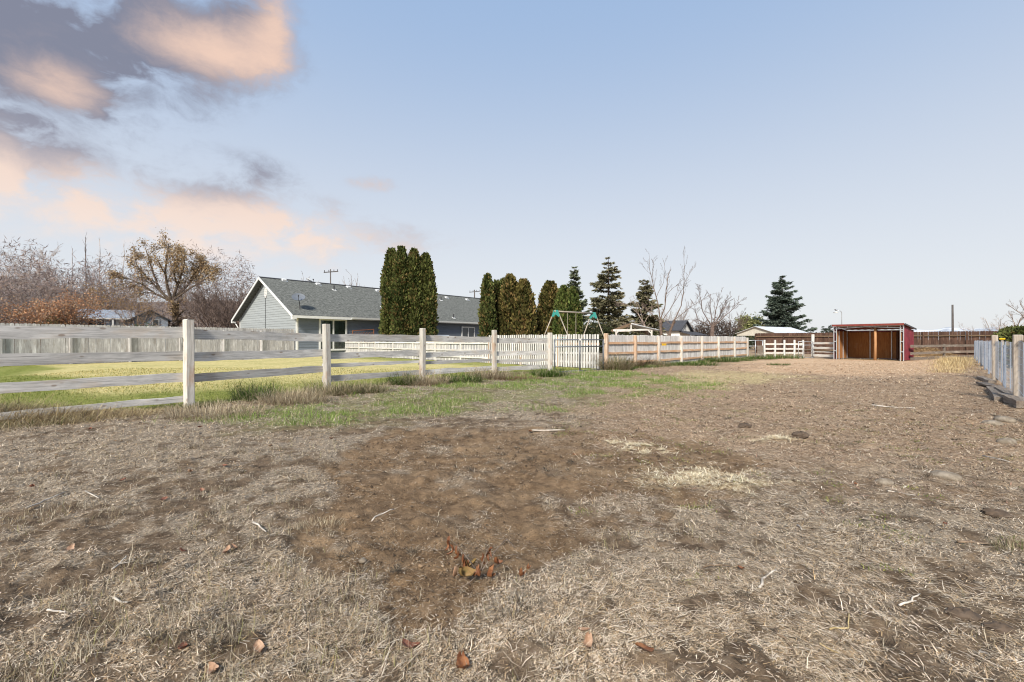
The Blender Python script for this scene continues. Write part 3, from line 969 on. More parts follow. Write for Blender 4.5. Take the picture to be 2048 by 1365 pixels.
mx = t.node('ShaderNodeMixShader'); t.l.new(fr.outputs[0], mx.inputs[0]); t.l.new(tr.outputs[0], mx.inputs[1]); t.l.new(gl.outputs[0], mx.inputs[2]); t.l.new(mx.outputs[0], t.n['Material Output'].inputs[0])
PANE = m
BLIND = plain('pale_green_blind', (.66, .70, .64), .8)
INSIDE = plain('dim_interior', (.10, .10, .095), .9)


def window(parent, M, x0, x1, z0, z1, split='v', fw=.07, glass=None, y=-.02, blinds=False, mat=None, n=2):
    """framed window standing on the wall plane y = 0 of frame M"""
    mat = mat or WHITE
    w = obj('window', MB().box(x0, x1, y - .045, y - .035, z0, z1) if not blinds else MB().box(x0, x1, y - .004, y, z0, z1), (glass or GLASS) if not blinds else INSIDE, parent, M)
    fr = MB()
    fr.box(x0 - fw, x1 + fw, y - .085, y, z1, z1 + fw).box(x0 - fw, x1 + fw, y - .095, y, z0 - fw, z0).box(x0 - fw, x0, y - .083, y, z0, z1).box(x1, x1 + fw, y - .083, y, z0, z1)
    obj('frame', fr, mat, w, M)
    if split == 'v':
        for k in range(1, n):
            xm = x0 + (x1 - x0) * k / n
            obj('mullion', MB().box(xm - fw * .45, xm + fw * .45, y - .078, y - .03, z0, z1), mat, w, M)
    elif split == 'h':
        zm = (z0 + z1) / 2
        obj('mullion', MB().box(x0, x1, y - .078, y - .03, zm - fw * .4, zm + fw * .4), mat, w, M)
    if blinds:
        k = 0; x = x0 + .03
        while x < x1:
            obj('blind_slat', MB().box(x, x + .075, y - .02 - .006 * (k % 2), y - .014 - .006 * (k % 2), z0 + .02, z1 - .02), BLIND, w, M); x += .10; k += 1
        for k in range(n):
            xa = x0 + (x1 - x0) * k / n; obj('pane', MB().box(xa + .02, xa + (x1 - x0) / n - .02, y - .05, y - .044, z0 + .005, z1 - .005), PANE, w, M)
    return w


def house():
    yaw = math.atan2(HOUSE_L.y, HOUSE_L.x); M = TR(HOUSE_O.x, HOUSE_O.y, 0, yaw)
    h = thing('ranch_house', 'long single storey grey house with lap siding and grey shingle gable roof beyond the lawn', 'house', M)
    LEN, DEP, ov = 24.0, 11.1, .5
    zE, sl = 3.02, .537                                   # roof edge height and slope
    rz = lambda y: zE + sl * (min(y, DEP - y) + ov)
    zR = rz(DEP / 2)
    core = MB(); core.prism([(.03, 0), (DEP - .03, 0), (DEP - .03, zE + .12), (DEP / 2, zR - .2), (.03, zE + .12)], 0, .03, LEN - .03)
    obj('wall', core, SIDE_SHADED, h, M)
    # lap boards, long side
    e = .19; z = .32
    k = 0
    while z < 3.1:
        t1 = min(e, 3.13 - z)
        obj('siding_board', MB().prism([(.029, z), (-.022, z), (-.004, z + t1 - .002), (.029, z + t1 - .002)], 0, .02, LEN), SIDE_SHADED, h, M); z += e
    obj('foundation', MB().box(.0, LEN, -.012, .029, 0, .31), plain('foundation_grey', (.25, .26, .28), .9), h, M)
    # lap boards, gable end
    z = .2
    while z < zR - .35:
        ya = max(0.0, (z + e - zE) / sl - ov + .12); yb = DEP - ya
        if z + e > rz(0) - .1: pass
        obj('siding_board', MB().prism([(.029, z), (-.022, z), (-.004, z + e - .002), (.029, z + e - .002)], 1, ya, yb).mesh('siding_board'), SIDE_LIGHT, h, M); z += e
    for y in (-.03, DEP - .09):
        obj('corner_board', MB().box(-.045, .09, y, y + .12, 0, rz(0) - .18), WHITE, h, M)
    # roof
    obj('roof', slab([(-ov, -ov, zE), (LEN + ov, -ov, zE), (LEN + ov, DEP / 2, zR), (-ov, DEP / 2, zR)], .10), SHINGLE, h, M)
    r2 = obj('roof', slab([(LEN + ov, DEP + ov, zE), (-ov, DEP + ov, zE), (-ov, DEP / 2, zR), (LEN + ov, DEP / 2, zR)], .10), SHINGLE, h, M)
    obj('ridge_cap', MB().prism([(DEP / 2 - .16, zR - .05), (DEP / 2, zR + .035), (DEP / 2 + .16, zR - .05)], 0, -ov, LEN + ov), SHINGLE_DARK, h, M)
    obj('fascia', MB().box(-ov, LEN + ov, -ov - .035, -ov - .003, zE - .21, zE - .02), WHITE, h, M)
    obj('soffit', MB().box(-ov + .03, LEN + ov - .03, -ov + .004, -.02, zE - .14, zE - .12), WHITE_PVC, h, M)
    obj('gutter', MB().prism([(-ov - .04, zE - .14), (-ov - .13, zE - .14), (-ov - .15, zE - .01), (-ov - .12, zE - .01), (-ov - .11, zE - .11), (-ov - .04, zE - .11)], 0, 4.0, LEN + ov), WHITE, h, M)
    for s in (0, 1):
        a = (-ov - .03, -ov - .02 if s == 0 else DEP + ov + .02, zE - .12); c = (-ov - .03, DEP / 2, zR - .11)
        obj('bargeboard', MB().bar(a, c, .05, .17, up=(0, 0, 1)), WHITE, h, M)
    obj('eave_return', MB().box(-ov - .06, -ov + .25, -ov - .05, -ov + .22, zE - .30, zE - .16), WHITE, h, M)
    obj('eave_return', MB().box(-ov - .06, -ov + .25, DEP + ov - .22, DEP + ov + .05, zE - .30, zE - .16), WHITE, h, M)
    # gable vent: white octagon with louvres
    cy, cz, rr = DEP / 2 - .1, zR - 1.25, .42
    v = obj('gable_vent', MB().prism([(cy + rr * .62 * math.cos(a), cz + rr * math.sin(a)) for a in np.arange(8) * math.pi / 4 + math.pi / 8], 0, -.06, -.02), WHITE, h, M)
    for k in range(5):
        zz = cz - .26 + .13 * k; obj('louvre', MB().box(-.085, -.058, cy - .17, cy + .17, zz - .02, zz + .03), WHITE_PVC, v, M)
    obj('cable', MB().tube([(-.04, DEP / 2 + .0, zR - 1.5), (-.04, DEP / 2, .3)], .018, 5), DARK, h, M)
    # downspouts
    obj('downspout', MB().tube([(-ov + .2, DEP + ov, zE - .2), (-.2, DEP + .25, zE - .5), (-.05, DEP + .06, zE - .9), (-.05, DEP + .06, .2)], .05, 6), WHITE, h, M)
    obj('downspout', MB().tube([(7.0, -ov - .05, zE - .12), (7.0, -.3, zE - .3), (7.0, -.09, zE - .55), (7.0, -.09, .2)], .05, 6), WHITE, h, M)
    window(h, M, 1.75, 3.75, .55, 2.72, 'v', .13, blinds=True)
    window(h, M, 7.75, 9.4, 1.0, 2.65, 'h', .09)
    window(h, M, 16.3, 17.9, 1.15, 2.45, 'v', .12)
    window(h, M, 19.4, 20.6, 1.0, 2.5, 'h', .10)
    # roof furniture: low vents near the ridge and vent pipes, placed where they sit on the slope
    def on_roof(u, v):
        d = Vector(((u - U0) / FPX, 1, (V0 - v) / FPX)); Mi = M.inverted()
        o = Mi @ Vector((0, 0, EYE)); dl = (Mi.to_3x3() @ d)
        # z = zE + sl*(y+ov)
        s = (zE + sl * (o.y + ov) - o.z) / (dl.z - sl * dl.y)
        return o + dl * s
    tilt = math.atan(sl)
    for (u, v) in ((568, 561), (636, 569), (697, 575), (755, 582), (893, 596), (934, 600)):
        p = on_roof(u, v); Mv = M @ TR(p.x, p.y, p.z, 0, tilt)
        k = obj('roof_vent', MB().prism([(-.15, 0), (.15, 0), (.15, .09), (-.15, .12)], 0, -.16, .16), WHITE, h, Mv)
        obj('flashing', MB().box(-.24, .24, -.26, .20, .002, .014), GALV, k, Mv)
    for (u, v) in ((668, 580), (764, 614), (882, 601), (907, 636)):
        p = on_roof(u, v); Mv = M @ TR(p.x, p.y, p.z)
        k = obj('vent_pipe', MB().tube([(0, 0, -.1), (0, 0, .38)], .055, 8), DARK, h, Mv)
        obj('flashing', MB().box(-.16, .16, -.18, .12, .002, .014), WHITE, k, Mv @ Matrix.Rotation(tilt, 4, 'X'))
    # lower wing at the far end
    obj('wing_wall', MB().box(24.2, 33, 1.5, 9, 0, 2.7), SIDE_LIGHT, h, M)
    obj('wing_roof', slab([(23.9, 1.0, 2.72), (33.4, 1.0, 2.72), (33.4, 5.2, 4.7), (23.9, 5.2, 4.7)], .1), SHINGLE, h, M)
    obj('wing_roof', slab([(33.4, 9.4, 2.72), (23.9, 9.4, 2.72), (23.9, 5.2, 4.7), (33.4, 5.2, 4.7)], .1), SHINGLE, h, M)
    obj('wing_fascia', MB().box(23.9, 33.4, .96, .99, 2.5, 2.70), WHITE, h, M)
    return M, on_roof


HM, on_roof = house()


def dish(label, M, r, face, mat, mast):
    """satellite dish: shallow bowl, feed arm, mast; face is a direction in frame M"""
    d = thing('satellite_dish', label, 'satellite dish', M)
    prof = [(0, 0), (r * .35, r * .02), (r * .7, r * .09), (r, r * .19)]
    n = 20; V = []; F = []
    for j, off in enumerate((0, -.03)):
        for (a, zz) in prof:
            for k in range(n):
                V.append((a * math.cos(2 * math.pi * k / n), a * .92 * math.sin(2 * math.pi * k / n), zz + off))
    for j in range(2):
        for i in range(3):
            for k in range(n):
                a = j * 4 * n + i * n; q = (a + k, a + (k + 1) % n, a + n + (k + 1) % n, a + n + k); F.append(q if j == 0 else q[::-1])
    for k in range(n): F.append((3 * n + k, 3 * n + (k + 1) % n, 7 * n + (k + 1) % n, 7 * n + k))
    f = Vector(face).normalized(); R = f.to_track_quat('Z', 'Y').to_matrix().to_4x4()
    top = Vector((0, 0, mast))
    MD = M @ Matrix.Translation(top) @ R
    me = bpy.data.meshes.new('reflector'); me.from_pydata(V, [], F); me.update()
    refl = obj('reflector', me, mat, d, MD)
    obj('feed_arm', MB().tube([(0, -r * .9, r * .1), (0, -r * .6, r * .9)], .02, 6), DARK, d, MD)
    obj('feed_horn', MB().tube([(0, -r * .6, r * .85), (0, -r * .35, r * .75)], .05, 8), DARK, d, MD)
    b = top - f * .06
    obj('mast', MB().tube([(.12, .05, -.05), (.10, .02, mast * .45), tuple(b)], .028, 6), DARK, d, M)
    return d


p = on_roof(597, 619)
dish('grey oval satellite dish on the roof slope above the eave', HM @ TR(p.x, p.y, p.z), .46, (-.25, -.55, .62), plain('dish_grey', (.13, .145, .17), .45), .85)
p = on_roof(634, 571)
dish('pale satellite dish rising behind the roof ridge beside a roof vent', HM @ TR(p.x, 6.3, 5.9), .34, (.45, -.2, .75), plain('dish_pale', (.62, .64, .66), .45), .55)


def lattice():
    M = TR(-12.35, 35.2, 0, math.atan2(.759, .651))
    f = thing('lattice_panel', 'small reddish brown lattice screen standing against the house wall', 'lattice', M)
    C = plain('red_brown_lattice', (.22, .09, .05), .7)
    W, Z0, Z1 = 1.9, .9, 1.95
    fr = MB().box(0, W, -.03, .03, Z0, Z0 + .06).box(0, .06, -.028, .028, 0, Z1).box(W - .06, W, -.028, .028, 0, Z1 + .12)
    fr.bar((0, 0, Z1), (W, 0, Z1 + .14), .06, .06)
    obj('frame', fr, C, f, M)
    k = .12
    while k < W:
        obj('lath', MB().bar((max(0, k - .9), .01, Z0 + .05 + max(0, .9 - k)), (k, .01, Z0 + .95), .012, .035, up=(0, 1, 0)), C, f, M)
        obj('lath', MB().bar((k, -.01, Z0 + .05), (min(W, k + .9), -.01, Z0 + .05 + min(.9, W - k)), .012, .035, up=(0, 1, 0)), C, f, M)
        k += .24


lattice()


def storage_box():
    M = TR(-7.0, 33.2, 0, math.radians(12))
    f = thing('storage_box', 'tan lap sided garden storage box with a grey lid in front of the house', 'storage box', M)
    C = plain('tan_resin', (.42, .39, .32), .6)
    for k in range(7):
        obj('board', MB().prism([(0, .05 + k * .2), (-.02, .05 + k * .2), (-.004, .245 + k * .2), (0, .245 + k * .2)], 0, 0, 2.35), C, f, M)
    obj('body', MB().box(0, 2.35, .001, 1.1, .0, 1.45), C, f, M)
    obj('lid', MB().prism([(-.08, 1.455), (1.2, 1.455), (1.18, 1.52), (.5, 1.60), (-.06, 1.52)], 0, -.06, 2.42), plain('grey_lid', (.30, .33, .37), .5), f, M)
    obj('corner_strip', MB().box(1.38, 1.42, -.026, -.003, .05, 1.44), C, f, M)


storage_box()


def swing_set():
    f = thing('swing_set', 'tan metal swing set with teal corner brackets behind the picket fence', 'swing set', TR(3, 23, 0))
    A = Vector((2.27, 23.5, 2.72)); B = Vector((4.42, 24.7, 2.68)); d = (B - A).normalized(); n = Vector((-d.y, d.x, 0))
    obj('top_bar', MB().tube([A - d * .1, B + d * .05], .042, 10).mesh('top_bar', True), TAN_TUBE, f)
    n = Vector((.93, -.36, 0))
    for i, P in enumerate((A, B)):
        for s in (-1, 1):
            obj('leg', MB().tube([P + n * .1 * s, Vector((P.x, P.y, 0)) + n * s * (1.25 if i == 0 else 1.1)], .029, 8).mesh('leg', True), TAN_TUBE, f)
        mb = MB()
        mb.prism([(-.11, .06), (.11, .06), (.22, -.26), (.14, -.29), (.0, -.16), (-.14, -.29), (-.22, -.26)], 1, -.05, .05)
        obj('bracket', mb, TEAL, f, TR(P.x, P.y, P.z, math.atan2(n.y, n.x)))
    obj('cross_brace', MB().tube([A + n * -.83 + Vector((0, 0, -1.18 - .2)), A + n * .52 + Vector((0, 0, -1.36))], .03, 8), TEAL, f)
    for k, s in enumerate((.30, .52)):
        P = A + d * 2.46 * s
        obj('chain', MB().tube([P, P - Vector((0, 0, 2.1))], .014, 5), TAN_TUBE, f)
    P = A + d * 2.46 * .30; Q = A + d * 2.46 * .52
    obj('swing_seat', MB().bar(P - Vector((0, 0, 2.1)), Q - Vector((0, 0, 2.1)), .2, .03), TEAL, f)


swing_set()


def open_frame():
    # timber canopy frame with a shallow gable behind the side fence
    Z = 36.0; k = Z / FPX
    X = lambda u: (u - U0) * k
    H = lambda v: EYE + (V0 - v) * k
    f = thing('timber_canopy', 'open timber canopy frame with a shallow gable and braced posts behind the picket fence', 'canopy', TR(X(1275), Z, 0))
    Wm = W_PICKRAIL
    for (u, y) in ((1232, Z), (1303, Z), (1250, Z + 3), (1318, Z + 3)):
        obj('post', MB().bar((X(u), y, 0), (X(u), y, H(661)), .12), W_POST, f)
    obj('beam', MB().bar((X(1226), Z, H(661)), (X(1312), Z, H(659.5)), .10, .14), Wm, f)
    obj('beam', MB().bar((X(1246), Z + 3, H(661)), (X(1322), Z + 3, H(659.5)), .10, .14), Wm, f)
    obj('brace', MB().bar((X(1232), Z, H(667)), (X(1240), Z, H(661)), .07), Wm, f)
    obj('brace', MB().bar((X(1303), Z, H(668)), (X(1296), Z, H(661)), .07), Wm, f)
    obj('rafter', MB().bar((X(1222), Z, H(662)), (X(1262), Z, H(648)), .08, .12), W_BROWN_X, f)
    obj('rafter', MB().bar((X(1262), Z, H(648)), (X(1315), Z, H(661)), .08, .12), Wm, f)
    obj('rafter', MB().bar((X(1240), Z + 3, H(662)), (X(1280), Z + 3, H(649)), .08, .12), W_BROWN_X, f)
    obj('rafter', MB().bar((X(1280), Z + 3, H(649)), (X(1330), Z + 3, H(661)), .08, .12), Wm, f)
    obj('king_post', MB().bar((X(1262), Z, H(661)), (X(1262), Z, H(649)), .08), Wm, f)
    a = (X(1262), Z - .2, H(647.5)); b = (X(1317), Z - .2, H(660)); c = (X(1332), Z + 3.2, H(660)); d = (X(1280), Z + 3.2, H(648.5))
    obj('roof_sheet', slab([b, c, d, a], .05, 'roof_sheet'), GALV, f)


open_frame()


def shelter():
    O = SHED_R + SHED_F * 3.3
    M = TR(O.x, O.y, 0, math.atan2(-SHED_F.y, -SHED_F.x))
    f = thing('horse_shelter', 'open fronted red metal horse shelter with brown plywood inside', 'shelter', M)
    W, D, H0, H1 = 3.3, 2.6, 2.10, 1.86
    RED = plain('red_painted_metal', (.18, .03, .042), .6, .1, .25, 2.0)
    TAN_HEAD = plain('dull_tan_header', (.36, .34, .29), .7)
    RUST = plain('red_brown_roof_metal', (.20, .045, .035), .5, .2, .2)
    zt = lambda y: H0 + (H1 - H0) * y / D
    # corrugated roof sheets
    n = 5; w = (W + .24) / n
    for k in range(n):
        x0 = -.12 + k * w; mb = MB(); pr = []
        m_ = 8
        top = [(x0 + w * i / m_, .016 if i % 4 in (1, 2) else 0.0) for i in range(m_ + 1)]
        V = []; 
        for (yy) in (-.18, D + .12):
            z = zt(yy) + .07
            V += [(a, yy, z + e) for a, e in top] + [(a, yy, z + e - .02) for a, e in top]
        q = m_ + 1; F = []
        for i in range(m_):
            F += [(i, i + 1, 2 * q + i + 1, 2 * q + i), (q + i + 1, q + i, 3 * q + i, 3 * q + i + 1), (i + 1, i, q + i, q + i + 1), (2 * q + i, 2 * q + i + 1, 3 * q + i + 1, 3 * q + i)]
        mb.add(V, F); obj('roof_sheet', mb, RUST, f, M)
    obj('roof_trim', MB().box(-.13, W + .13, -.205, -.185, H0 - .0, H0 + .115), RUST, f, M)
    # ladder posts at the front corners
    for xx in (0.0, W):
        p = MB()
        for dx in (-.07, .07): p.bar((xx + dx, 0, 0), (xx + dx, 0, H0), .045)
        for z in (.55, 1.15, 1.75): p.bar((xx - .07, 0, z), (xx + .07, 0, z), .05)
        obj('post', p, GALV, f, M)
        obj('post', MB().bar((xx, D, 0), (xx, D, H1), .05), GALV, f, M)
    # front truss
    tr = MB().bar((-.05, 0, H0 + .02), (W + .05, 0, H0 + .02), .05, .07).bar((0, 0, H0 - .16), (W * .5, 0, H0 - .05), .04).bar((W * .5, 0, H0 - .05), (W, 0, H0 - .16), .04)
    for s in (.2, .5, .8): tr.bar((W * s, 0, H0 - .1), (W * s, 0, H0), .035)
    obj('truss', tr, GALV, f, M)
    obj('header', MB().box(.05, W - .05, .03, .05, H0 - .06, H0 + .055), TAN_HEAD, f, M)
    obj('roof_beam', MB().bar((0, D - .05, H1 - .02), (W, D - .05, H1 - .02), .05), GALV, f, M)
    for xx in (.0, W * .5, W): obj('roof_beam', MB().bar((xx, .05, H0 - .04), (xx, D - .1, H1 - .03), .04), GALV, f, M)
    for k in range(3):
        obj('plywood_sheet', MB().box(.02 + k * 1.088, .02 + (k + 1) * 1.088 - .006, D - .03, D - .015, .06 + .01 * (k % 2), H1 - .12), W_PLY, f, M)
    for k in range(2):
        obj('plywood_sheet', MB().box(.03, .045, .06 + k * 1.26, .06 + (k + 1) * 1.26 - .006, .05, 1.80), W_PLY, f, M)
        obj('plywood_sheet', MB().box(W - .045, W - .03, .06 + k * 1.26, .06 + (k + 1) * 1.26 - .006, .05, 1.80), W_PLY, f, M)
    for (xx, yy) in ((.07, .5), (.07, 1.3), (.07, 2.1), (1.2, D - .06), (2.3, D - .06)):
        obj('stud', MB().bar((xx, yy, 0), (xx, yy, H1 - .05), .045), GALV, f, M)
    # ribbed red panels on the outside
    def rib(x, y0, y1, nm, mat, horizontal=False):
        n_ = 12; st = (y1 - y0) / n_
        for i in range(n_):
            a = y0 + i * st
            obj(nm, MB().prism([(x, a), (x + .02, a), (x + .02, a + st * .35), (x + .034, a + st * .45), (x + .034, a + st * .8), (x + .02, a + st * .9), (x + .02, a + st), (x, a + st)], 2, .04, zt(a + st) - .02), mat, f, M)
    rib(W + .03, .0, D, 'wall_panel', RED)
    rib(-.07, .0, D, 'wall_panel', RED)
    obj('edge_trim', MB().bar((W + .16, -.16, zt(-.16) + .05), (W + .16, D + .1, zt(D + .1) + .05), .03, .09), DARK, f, M)
    obj('wall_panel', MB().box(-.03, W + .03, D + .005, D + .03, .04, H1 - .03), RED, f, M)
    obj('wooden_post', MB().tube([(1.98, .25, -.1), (2.0, .25, 1.0), (1.99, .25, H0 - .06)], [.075, .07, .068], 10).mesh('wooden_post', True), W_PINE, f, M)
    obj('wooden_post', MB().bar((2.62, D - .2, -.1), (2.62, D - .2, H1 - .05), .10), W_BROWN, f, M)
    obj('floor', MB().box(.1, W - .1, .4, D - .04, -.05, .012), plain('shelter_bedding', (.22, .16, .09), .95, 0, .4, 12), f, M)
    return M


SHM = shelter()


def barn():
    M = TR(27.9, 52.0, 0, math.atan2(.563, .826))
    f = thing('open_barn', 'low open sided barn with white metal roof and tan gable behind the white fence', 'barn', M)
    W, L, he, hr = 2.05, 8.0, 2.0, 2.72
    WM_ = plain('white_roof_metal', (.70, .72, .74), .35, .2, .06)
    TAN = plain('tan_gable_metal', (.50, .47, .40), .6)
    n = 8
    for k in range(n):
        a, b2 = -.3 + k * (L + .6) / n, -.3 + (k + 1) * (L + .6) / n - .01
        obj('roof_sheet', slab([(a, -W - .25, he), (b2, -W - .25, he), (b2, 0, hr + .06 + .01 * (k % 2)), (a, 0, hr + .06 + .01 * (k % 2))], .03, 'roof_sheet'), WM_, f, M)
        obj('roof_sheet', slab([(b2, W + .25, he), (a, W + .25, he), (a, 0, hr + .06), (b2, 0, hr + .06)], .03, 'roof_sheet'), WM_, f, M)
    obj('gable_panel', MB().prism([(-W - .2, he - .28), (W + .2, he - .28), (W + .2, he), (0, hr + .01), (-W - .2, he)], 0, -.05, 0.), TAN, f, M)
    obj('fascia', MB().box(-.28, L + .28, -W - .27, -W - .255, he - .16, he - .01), DARK, f, M)
    for x in (0.05, L / 2, L - .05):
        for y in (-W, W):
            obj('post', MB().bar((x, y, 0), (x, y, he - .02), .12), W_BROWN, f, M)


barn()


def farmhouse():
    M = TR(25.8, 70.0, 0, math.atan2(.75, .66))
    f = thing('white_farmhouse', 'small white farmhouse with dark gable roof and porch far behind the picket fence', 'house', M)
    W, L, he, hr = 4.4, 8.0, 2.85, 4.2
    WW = plain('white_clapboard', (.74, .73, .68), .7)
    obj('wall', MB().prism([(0, 0), (W, 0), (W, he), (W / 2, hr - .1), (0, he)], 1, 0, L), WW, f, M)
    sl = (hr - he) / (W / 2)
    obj('roof', slab([(-.5, -.4, he - .5 * sl + .12), (W / 2, -.4, hr + .12), (W / 2, L + .3, hr + .12), (-.5, L + .3, he - .5 * sl + .12)], .14), SHINGLE_DARK, f, M)
    obj('roof', slab([(W / 2, -.4, hr + .12), (W + .5, -.4, he - .5 * sl + .12), (W + .5, L + .3, he - .5 * sl + .12), (W / 2, L + .3, hr + .12)], .14), SHINGLE_DARK, f, M)
    window(f, M, W / 2 - .35, W / 2 + .35, 2.75, 3.5, 'v', .06, mat=WHITE)
    Ms = M @ TR(0, L, 0, -math.pi / 2)
    for s in (2.2, 4.4): window(f, Ms, s, s + .9, 1.2, 2.3, 'h', .06)
    obj('porch_roof', slab([(-.3, -2.2, 1.95), (W + 2.2, -2.2, 1.95), (W + 2.2, .0, 2.6), (-.3, .0, 2.6)], .1, 'porch_roof'), SHINGLE_DARK, f, M)
    for x in (-.1, W * .5, W + 2.0): obj('porch_post', MB().bar((x, -2.05, 0), (x, -2.05, 1.86), .12), WW, f, M)


farmhouse()


def cottage():
    Z = 50.0; k = Z / FPX; X = lambda u: (u - U0) * k; H = lambda v: EYE + (V0 - v) * k
    M = TR(X(157), Z, 0, math.radians(40))
    f = thing('blue_cottage', 'pale blue house with white posts half hidden by orange trees beyond the grey fence', 'house', M)
    BL = siding_mat('pale_blue_siding', (.33, .38, .44)); he, hr = H(634), H(617); W = 4.6; D = 6.0
    obj('wall', MB().prism([(0, 0), (D, 0), (D, he), (D / 2, hr - .1), (0, he)], 0, 0, W), BL, f, M)
    obj('roof', slab([(-.4, -.6, he - .08), (W + .2, -.6, he - .08), (W + .2, D / 2, hr + .1), (-.4, D / 2, hr + .1)], .12), SHINGLE_BLUE, f, M)
    obj('roof', slab([(W + .2, D + .6, he - .08), (-.4, D + .6, he - .08), (-.4, D / 2, hr + .1), (W + .2, D / 2, hr + .1)], .12), SHINGLE_BLUE, f, M)
    obj('fascia', MB().box(-.4, W + .2, -.64, -.605, he - .22, he - .08), WHITE, f, M)
    G1 = 3.3
    Mg = M @ TR(W - .1, -1.2, 0)
    obj('wing_wall', MB().prism([(0, 0), (G1, 0), (G1, he - .1), (G1 / 2, hr - .1), (0, he - .1)], 1, 0, 6), BL, f, Mg)
    obj('wing_roof', slab([(-.4, -.5, he - .28), (G1 / 2, -.5, hr + .02), (G1 / 2, 6, hr + .02), (-.4, 6, he - .28)], .14), SHINGLE_DARK, f, Mg)
    obj('wing_roof', slab([(G1 / 2, -.5, hr + .02), (G1 + .4, -.5, he - .28), (G1 + .4, 6, he - .28), (G1 / 2, 6, hr + .02)], .14), SHINGLE_DARK, f, Mg)
    for x in (.02, 2.85, W - .02): obj('porch_post', MB().bar((x, -.5, 0), (x, -.5, he - .1), .16), WHITE, f, M)
    window(f, M, .8, 2.1, H(650), H(636), 'v', .07)
    window(f, Mg, 1.9, 2.4, H(650), H(638), None, .07)
    obj('door', MB().box(3.1, 3.7, -.05, -.01, .3, H(638)), WHITE, f, M)


cottage()


def utility_pole(u, v0, Z, label, arm=True, r=.13, base=0):
    k = Z / FPX; x = (u - U0) * k; h = EYE + (V0 - v0) * k
    f = thing('utility_pole', label, 'utility pole', TR(x, Z, 0))
    obj('pole', MB().tube([(x, Z, -.3), (x + .02, Z, h * .5), (x, Z, h)], [r, r * .85, r * .7], 8).mesh('pole', True), GREYPOLE, f)
    if arm:
        obj('crossarm', MB().bar((x - 1.0, Z - .1, h - .5), (x + 1.0, Z + .5, h - .25), .11, .13), GREYPOLE, f)
        for s in (-.9, -.3, .4, .9):
            obj('insulator', MB().tube([(x + s, Z + .2 + s * .3, h - .38 + s * .12), (x + s, Z + .2 + s * .3, h - .05 + s * .12)], .05, 6), DARK, f)


utility_pole(661, 539, 70, 'utility pole with a short crossarm rising behind the house ridge', True, .12)
utility_pole(949, 580, 90, 'utility pole with a wide crossarm beside the far end of the house roof', True, .15)
utility_pole(1905, 610, 42, 'bare dark pole without crossarm behind the brown board fence', False, .10)


def street_lamp():
    Z = 60.0; k = Z / FPX; X = lambda u: (u - U0) * k; H = lambda v: EYE + (V0 - v) * k
    f = thing('street_lamp', 'slim curved street lamp above the left end of the red shelter roof', 'street lamp', TR(X(1683.5), Z, 0))
    pts = [(X(1683.5), Z, 0), (X(1683.5), Z, H(632))] + [(X(1683.5 - 4 + 4 * math.cos(a)), Z, H(628 - 6 * math.sin(a))) for a in np.linspace(.2, math.pi / 2, 5)] + [(X(1674), Z, H(622))]
    obj('pole', MB().tube(pts, [.07] + [.045] * (len(pts) - 1), 8).mesh('pole', True), GALV, f)
    obj('lamp_head', MB().tube([(X(1674), Z, H(620)), (X(1671), Z, H(620.5)), (X(1671), Z, H(622.5))], [.12, .16, .10], 8), GALV, f)
    obj('lamp_shade', MB().tube([(X(1671.5), Z, H(623.5)), (X(1671.5), Z, H(625)), (X(1671.5), Z, H(626.4))], [.08, .28, .25], 12), plain('lamp_glass', (.6, .62, .62), .3), f)


street_lamp()
# ------------------------------------------------------------------ trees and shrubs
def tubes_np(S, n=4):
    """S: (m,8) p0 p1 r0 r1 -> open tubes"""
    S = np.asarray(S, float); m = len(S)
    p0, p1, r0, r1 = S[:, 0:3], S[:, 3:6], S[:, 6], S[:, 7]
    d = p1 - p0; d /= np.linalg.norm(d, axis=1, keepdims=True) + 1e-9
    up = np.where(np.abs(d[:, 2:3]) > .9, np.array([[1., 0, 0]]), np.array([[0, 0, 1.]]))
    a = np.cross(d, up); a /= np.linalg.norm(a, axis=1, keepdims=True); b = np.cross(a, d)
    ang = np.arange(n) * 2 * math.pi / n
    ring = a[:, None, :] * np.cos(ang)[None, :, None] + b[:, None, :] * np.sin(ang)[None, :, None]
    V = np.concatenate([p0[:, None, :] + ring * r0[:, None, None], p1[:, None, :] + ring * r1[:, None, None]], 1)
    base = np.arange(m)[:, None] * 2 * n
    k = np.arange(n)
    F = np.stack([base + k, base + (k + 1) % n, base + n + (k + 1) % n, base + n + k], -1).reshape(-1, 4)
    return V.reshape(-1, 3), F


def leaf_quads(P, size, rng, col, cvar=.25, flat=0.0, aspect=.6, down=0.0):
    """small diamond leaves at points P with random directions; returns V, F, C"""
    m = len(P); size = np.broadcast_to(size, (m,)) * rng.uniform(.6, 1.3, m)
    d = rng.normal(size=(m, 3)); d[:, 2] = d[:, 2] * (1 - flat) - down; d /= np.linalg.norm(d, axis=1, keepdims=True)
    e = rng.normal(size=(m, 3)); e -= d * (e * d).sum(1, keepdims=True); e /= np.linalg.norm(e, axis=1, keepdims=True)
    s = size[:, None]
    V = np.stack([P, P + d * s * .5 + e * s * aspect * .5, P + d * s, P + d * s * .5 - e * s * aspect * .5], 1)
    F = (np.arange(m)[:, None] * 4 + np.arange(4))
    col = np.asarray(col, float)
    c = col[rng.integers(0, len(col), m)] * rng.uniform(1 - cvar, 1 + cvar, (m, 1))
    return V.reshape(-1, 3), F, np.repeat(c, 4, 0)


def polyline_branch(rng, p, d, L, r, n, bend, lift):
    pts = [np.array(p, float)]; d = np.array(d, float); d /= np.linalg.norm(d)
    dirs = []
    for i in range(n):
        d = d + rng.normal(0, bend, 3) + np.array([0, 0, lift]); d /= np.linalg.norm(d)
        pts.append(pts[-1] + d * L / n); dirs.append(d.copy())
    rs = np.linspace(r, r * .35, n + 1)
    return pts, rs, dirs


